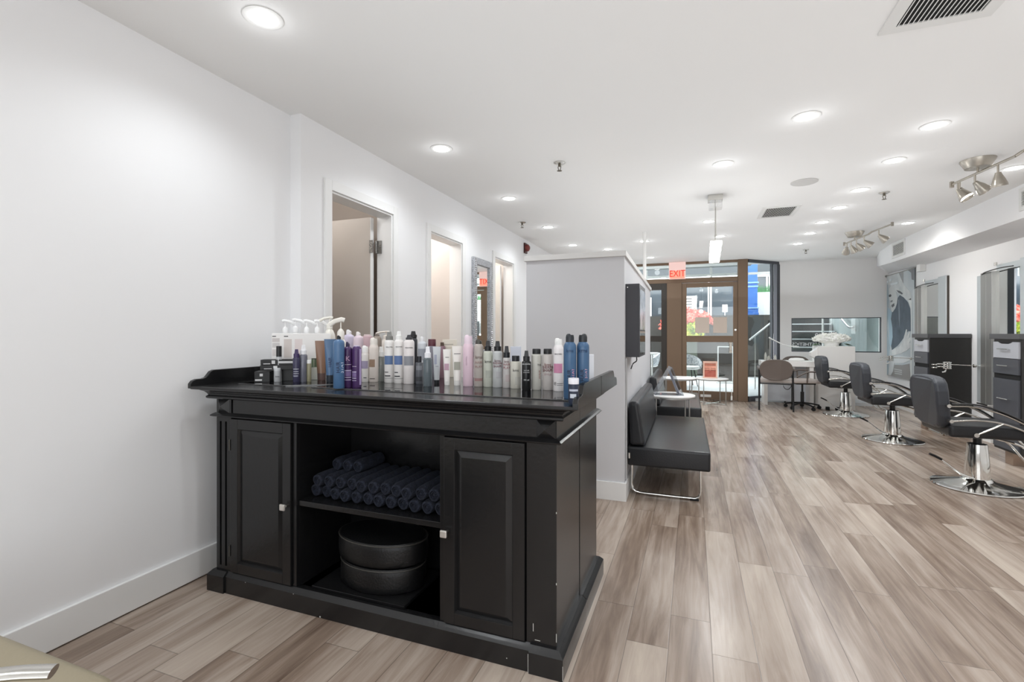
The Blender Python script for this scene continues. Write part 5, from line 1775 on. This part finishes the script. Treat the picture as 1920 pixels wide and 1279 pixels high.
# ------------------------------------------------------------------ foreground seat, bottom left corner
t = thing('shampoo_seat', 'taupe padded seat with a bright metal armrest in the bottom left corner', 'seat', (-1.56, 0.40, 0))
bm = BM(); cushion(bm, -0.42, 0.43, -0.32, 0.268, 0.36, 0.48, 0.045)
obj('seat', bm, mat('taupe_vinyl', (146, 136, 114), 0.5, bump=(120, 0.06)), t, smooth=True)
bm = BM(); box(bm, -0.30, 0.30, -0.22, 0.18, 0.0, 0.36)
obj('base', bm, M_blk, t, bevel=0.01)
bm = BM(); tube(bm, curve_pts([(0.492, 0.118, 0.598), (0.44, 0.08, 0.606), (0.36, 0.02, 0.606), (0.20, -0.12, 0.60), (0.10, -0.22, 0.56), (0.08, -0.26, 0.48)], 8), 0.015, seg=12, flat=(0.017, 0.009))
obj('armrest', bm, M_chrome2, t, smooth=True)

# ------------------------------------------------------------------ outside
PZ = 0.05
M_pave = mat('patio_paving', (214, 216, 218), 0.8, var=(3, (200, 203, 206)))
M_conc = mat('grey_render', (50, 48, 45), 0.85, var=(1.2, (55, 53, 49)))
bm = BM(); box(bm, -6, 9, 9.56, 14.2, -0.3, PZ)
struct('ground_patio', bm, M_pave)
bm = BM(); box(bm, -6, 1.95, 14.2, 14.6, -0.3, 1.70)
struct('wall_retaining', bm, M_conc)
bm = BM(); box(bm, -6, 9, 14.6, 30, 1.2, 1.55)
struct('ground_street', bm, mat('street_paving', (190, 190, 188), 0.9))
bm = BM(); box(bm, -5, 1.2, 9.6, 12.0, 2.72, 2.95); box(bm, 1.2, 3.4, 10.2, 11.3, 2.72, 2.95)
cnp = struct('ceiling_canopy', bm, mat('canopy_soffit', (104, 113, 115), 0.7))
bm = BM(); lathe(bm, [(0.14, -0.002), (0.14, -0.012)], c=(0.66, 11.3, 2.72), seg=24)
obj('flush_vent', bm, M_blk, cnp)
# white rail under the canopy edge
bm = BM(); box(bm, -5, 2.2, 11.93, 11.98, 2.52, 2.57)
for x in (-1.05, 0.38):
    box(bm, x - 0.025, x + 0.025, 11.935, 11.975, 2.30, 2.719)
tag(obj('white_rail', bm, M_white), 'long white rail beyond the transom under the canopy edge', 'rail')
# shop across the street
t = thing('shopfront', 'dark windowed shopfront with white mullions across the patio', 'building', (0, 17.0, 1.55))
bm = BM(); box(bm, -7, 2.3, 0.1, 0.5, 0.0, 2.6)
obj('wall', bm, mat('shop_wall', (72, 76, 80), 0.6), t)
bm = BM(); box(bm, -7, 2.3, 0.04, 0.06, 0.12, 1.45)
obj('glazing', bm, mat('dark_shop_glass', (58, 66, 74), 0.08, spec=0.9), t)
bm = BM(); box(bm, -7, 2.3, -0.02, 0.09, 1.45, 1.52); box(bm, -7, 2.3, -0.02, 0.09, 0.0, 0.10)
obj('fascia', bm, mat('fascia_grey', (190, 194, 198), 0.5), t)
for x in (-3.2, -1.72, 0.50, 2.2):
    bm = BM(); box(bm, x - 0.06, x - 0.015, -0.02, 0.07, 0.1, 1.45); box(bm, x + 0.015, x + 0.06, -0.02, 0.07, 0.1, 1.45)
    obj('mullion', bm, M_white, t)
def louvre_panel(x0, x1, z0, z1, label):
    t = thing('louvred_panel', label, 'panel', (x0, 16.6, z0), 0, 'white louvred panels in front of the shopfront')
    bm = BM(); box(bm, 0, x1 - x0, 0, 0.04, -(z0 - 1.5505), z1 - z0)
    obj('board', bm, M_white, t)
    bm = BM()
    for k in range(4):
        z = (z1 - z0) * (0.2 + 0.2 * k)
        box(bm, 0.05, (x1 - x0) * 0.72, -0.01, 0.0, z - 0.012, z + 0.012)
    obj('louvre', bm, M_blk, t)
louvre_panel(-0.40, 0.10, 1.97, 2.42, 'white louvred panel behind the red flowers, seen through the entrance door')
louvre_panel(-1.62, -1.30, 1.9, 2.40, 'narrow white louvred panel left of the wide bronze post')
louvre_panel(-2.5, -1.95, 1.75, 2.45, 'white louvred panel at the left end, seen through the left sash')
t = thing('paper_notice', 'small white notice on a post seen high through the entrance door', 'notice', (0.92, 16.4, 1.55))
bm = BM(); box(bm, -0.075, 0.075, 0, 0.012, 0.33, 0.56)
obj('sheet', bm, M_white, t)
bm = BM(); cyl(bm, (0, 0.02, 0), (0, 0.02, 0.42), 0.012, seg=8)
obj('post', bm, M_white, t)
lettering('lettering', 'NO\nEXIT', 0.07, M_blk, t, (0, -0.002, 0.44))

# blue pillar, planter, stairs beyond the side light
t = thing('blue_pillar', 'bright blue panelled pillar outside the angled side window', 'pillar', (1.475, 14.4, 1.70))
bm = BM(); box(bm, -0.12, 0.12, -0.12, 0.12, 0.16, 2.0)
obj('shaft', bm, mat('blue_paint', (52, 102, 176), 0.45), t, bevel=0.006)
bm = BM(); box(bm, -0.15, 0.15, -0.15, 0.15, 0, 0.06); box(bm, -0.135, 0.135, -0.135, 0.135, 0.06, 0.16)
obj('base_block', bm, mat('blue_paint'), t, bevel=0.008)
bm = BM(); box(bm, -0.135, 0.135, -0.135, 0.135, 0.74, 0.78); box(bm, -0.15, 0.15, -0.15, 0.15, 0.84, 0.88); box(bm, -0.152, 0.152, -0.152, 0.152, 0.17, 0.20)
obj('collar_moulding', bm, mat('pale_blue_edge', (130, 170, 226), 0.4), t, bevel=0.006)
t = thing('planter_box', 'tall white planter with grass beside the blue pillar', 'planter', (2.0, 14.9, 1.55))
bm = BM(); box(bm, -0.36, 0.9, -0.25, 0.25, 0, 0.78)
obj('box', bm, M_white, t, bevel=0.006)
bm = BM()
for k in range(320):
    x, y = rr.uniform(-0.33, 0.85), rr.uniform(-0.2, 0.2)
    h = rr.uniform(0.14, 0.30); a = rr.uniform(-0.07, 0.07); b_ = rr.uniform(-0.05, 0.05)
    vs = [bm.verts.new(p) for p in ((x - 0.008, y, 0.77), (x + 0.008, y, 0.77), (x + a, y + b_, 0.77 + h))]
    bm.faces.new(vs)
g = obj('grass_blades', bm, mat('grass_green', (70, 128, 74), 0.7), t); g['kind'] = 'stuff'
t = thing('pale_building', 'pale green white building corner behind the grass planter', 'building', (2.2, 18.5, 1.55))
bm = BM(); box(bm, -0.6, 5, 0, 1, 0, 6)
obj('wall', bm, mat('pale_green_wall', (206, 222, 216), 0.6), t)
bm = BM()
for k in range(5):
    box(bm, -0.4 + k * 0.5, -0.36 + k * 0.5, -0.03, 0, 0, 6)
for k in range(6):
    box(bm, -0.6, 5, -0.02, 0, 1.0 + 0.5 * k, 1.02 + 0.5 * k)
obj('cladding_joint', bm, mat('joint_green', (150, 170, 162), 0.6), t)

# steps seen through the low window and the side light
def stepspec(k):
    return 0.089 + 0.167 * k, 10.40 + 0.30 * (k - 1)
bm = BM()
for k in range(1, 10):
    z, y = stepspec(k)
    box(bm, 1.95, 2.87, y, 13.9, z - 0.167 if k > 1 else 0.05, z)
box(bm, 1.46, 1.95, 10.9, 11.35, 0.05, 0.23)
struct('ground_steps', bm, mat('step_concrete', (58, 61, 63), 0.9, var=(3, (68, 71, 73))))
bm = BM()
for k in range(1, 10):
    z, y = stepspec(k)
    box(bm, 1.96, 2.86, y - 0.012, y + 0.03, z + 0.0005, z + 0.006); box(bm, 1.96, 2.86, y - 0.012, y - 0.001, z - 0.018, z + 0.0005)
box(bm, 1.465, 1.945, 10.905, 11.345, 0.2305, 0.236)
struct('trim_3', bm, mat('step_nosing', (232, 236, 238), 0.6), label='pale nosings along the outdoor steps')
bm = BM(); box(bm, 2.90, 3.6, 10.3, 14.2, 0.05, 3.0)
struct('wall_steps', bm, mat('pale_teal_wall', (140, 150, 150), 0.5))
t = thing('wall_handrail', 'short chrome handrail on the pale wall beyond the low window', 'handrail', (2.87, 10.9, 1.38))
bm = BM(); tube(bm, curve_pts([(-0.06, 0.9, 0.25), (-0.06, 0.2, -0.02), (-0.06, -0.1, -0.06), (-0.06, -0.25, -0.04)], 6), 0.02, seg=10)
obj('rail', bm, M_chrome2, t, smooth=True)
bm = BM(); cyl(bm, (-0.06, 0.0, -0.07), (0.03, 0.0, -0.12), 0.01, seg=8)
obj('bracket', bm, M_chrome2, t)
t = thing('stair_handrail', 'white sloping handrail beyond the angled side window', 'handrail', (1.20, 10.95, 0))
bm = BM(); cyl(bm, (-0.12, 0.0, 1.08), (0.36, 0.75, 1.43), 0.02, seg=10)
obj('rail', bm, M_white, t, smooth=True)
bm = BM(); cyl(bm, (0.0, 0.20, PZ), (0.0, 0.20, 1.16), 0.012, seg=8)
obj('post', bm, M_chrome2, t)
t = thing('step_post', 'thin white post standing on the outdoor steps', 'post', (2.42, 11.2, 0.59))
bm = BM(); cyl(bm, (0, 0, 0.40), (0, 0, 1.9), 0.018, seg=10); cyl(bm, (0, 0, 0), (0, 0, 0.40), 0.018, seg=10)
obj('shaft', bm, M_white, t)
bm = BM(); lathe(bm, [(0.04, 0.56), (0.03, 0.60)], seg=12)
obj('knob', bm, M_white, t)

# red flowers over the wall
t = thing('flower_planter', 'planter box overflowing with red flowers on the retaining wall outside', 'planter', (-0.20, 13.88, 1.12))
bm = BM(); box(bm, -0.45, 0.5, -0.22, 0.20, 0.0, 0.26); box(bm, -0.3, 0.3, 0.10, 0.20, -1.07, 0.0)
obj('box', bm, mat('planter_green', (84, 92, 80), 0.7), t, bevel=0.01)
bm = BM()
bmesh.ops.create_icosphere(bm, subdivisions=3, radius=1.0)
for v in bm.verts:
    k = 1 + 0.1 * math.sin(v.co.x * 12) * math.sin(v.co.z * 11 + v.co.y * 7)
    v.co = Vector((v.co.x * 0.60 * k, v.co.y * 0.20 * k - 0.04, 0.47 + v.co.z * 0.20 * k))
blooms(bm, 620, 0.70, 0.25, 0.36, 0.40, 0.035, 0.07, rr)
blooms(bm, 110, 0.34, 0.22, 0.28, 0.26, 0.035, 0.06, rr)
for v in bm.verts:
    if v.co.x < -0.1:
        v.co.z -= 0.3 * max(0, -v.co.x - 0.25)
obj('blossoms', bm, mat('red_petals', (206, 70, 56), 0.6, var=(14, (236, 140, 122))), t)
bm = BM()
for k in range(420):
    c = Vector((rr.uniform(-0.36, 0.45), rr.uniform(-0.40, -0.18), rr.uniform(0.02, 0.34)))
    a = rr.uniform(0, 6.28); d = Vector((math.cos(a), -0.5, math.sin(a))).normalized() * rr.uniform(0.05, 0.11); sd = Vector((-math.sin(a), 0.1, math.cos(a))) * 0.026
    bm.faces.new([bm.verts.new(p) for p in (c, c + d * 0.5 + sd, c + d, c + d * 0.5 - sd)])
obj('leaves', bm, mat('lime_leaf', (96, 132, 40), 0.6, var=(8, (206, 208, 60))), t)

# patio furniture
def patio_chair(x, y, rz, label, shell):
    t = thing('patio_chair', label, 'patio chair', (x, y, PZ), rz, 'chairs on the patio')
    bm = BM()
    pts = []
    n = 24
    R0 = 0.27
    ring = []
    for k, z in enumerate((0.40, 0.43, 0.52, 0.64, 0.70)):
        row = []
        for i in range(n + 1):
            a = R(-20) + (PI + R(40)) * i / n
            dip = 0.22 * (1 - math.sin(min(max((i / n), 0), 1) * PI)) * (k / 4)
            q = (0.55, 0.9, 1.0, 1.05, 1.06)[k]
            row.append(bm.verts.new((R0 * q * math.cos(a), R0 * q * math.sin(a), z - dip)))
        ring.append(row)
    for k in range(4):
        for i in range(n):
            bm.faces.new((ring[k][i], ring[k][i + 1], ring[k + 1][i + 1], ring[k + 1][i]))
    o = obj('shell', bm, shell, t, smooth=True)
    md = o.modifiers.new('solid', 'SOLIDIFY'); md.thickness = 0.02
    bm = BM(); lathe(bm, [(0.20, 0.37), (0.235, 0.39), (0.235, 0.43), (0.2, 0.445)], seg=28)
    obj('seat', bm, M_white, t, smooth=True)
    for a in (45, 135, 225, 315):
        bm = BM(); cyl(bm, (0.12 * math.cos(R(a)), 0.12 * math.sin(R(a)), 0.37), (0.21 * math.cos(R(a)), 0.21 * math.sin(R(a)), 0.0), 0.014, 0.009, seg=10)
        obj('leg', bm, M_bronzed, t, smooth=True)
    return t
pc = patio_chair(-0.10, 11.35, R(20), 'white tub chair with patterned grey inside on the patio, beside the wide bronze post', mat('patterned_shell', (232, 234, 236), 0.6, var=(26, (150, 158, 166))))
dup(pc, (-1.02, 11.9, R(0)) and (-1.02, 11.9, PZ), R(-70), 'white tub chair on the patio seen through the left sash below the tabletop')
t = thing('patio_table', 'white topped table on the patio seen through the left sash', 'patio table', (-1.5, 11.2, PZ))
bm = BM(); box(bm, -0.6, 0.75, -0.35, 0.35, 0.70, 0.725)
obj('tabletop', bm, M_white, t, bevel=0.003)
for x in (-0.5, 0.62):
    for y in (-0.28, 0.28):
        bm = BM(); cyl(bm, (x, y, 0), (x, y, 0.70), 0.018, seg=10)
        obj('leg', bm, M_steel, t)
t = thing('menu_board', 'grey board in a thin white frame standing on the patio', 'board', (0.70, 12.3, PZ))
bm = BM()
for x0, x1, z0, z1 in ((-0.17, -0.145, 0, 0.86), (0.145, 0.17, 0, 0.86), (-0.145, 0.145, 0.835, 0.86), (-0.145, 0.145, 0.02, 0.05)):
    box(bm, x0, x1, -0.02, 0.02, z0, z1)
box(bm, -0.2, 0.2, -0.09, 0.09, 0, 0.02)
obj('frame', bm, M_white, t)
bm = BM(); box(bm, -0.144, 0.144, -0.005, 0.005, 0.051, 0.834)
obj('board', bm, M_conc, t)
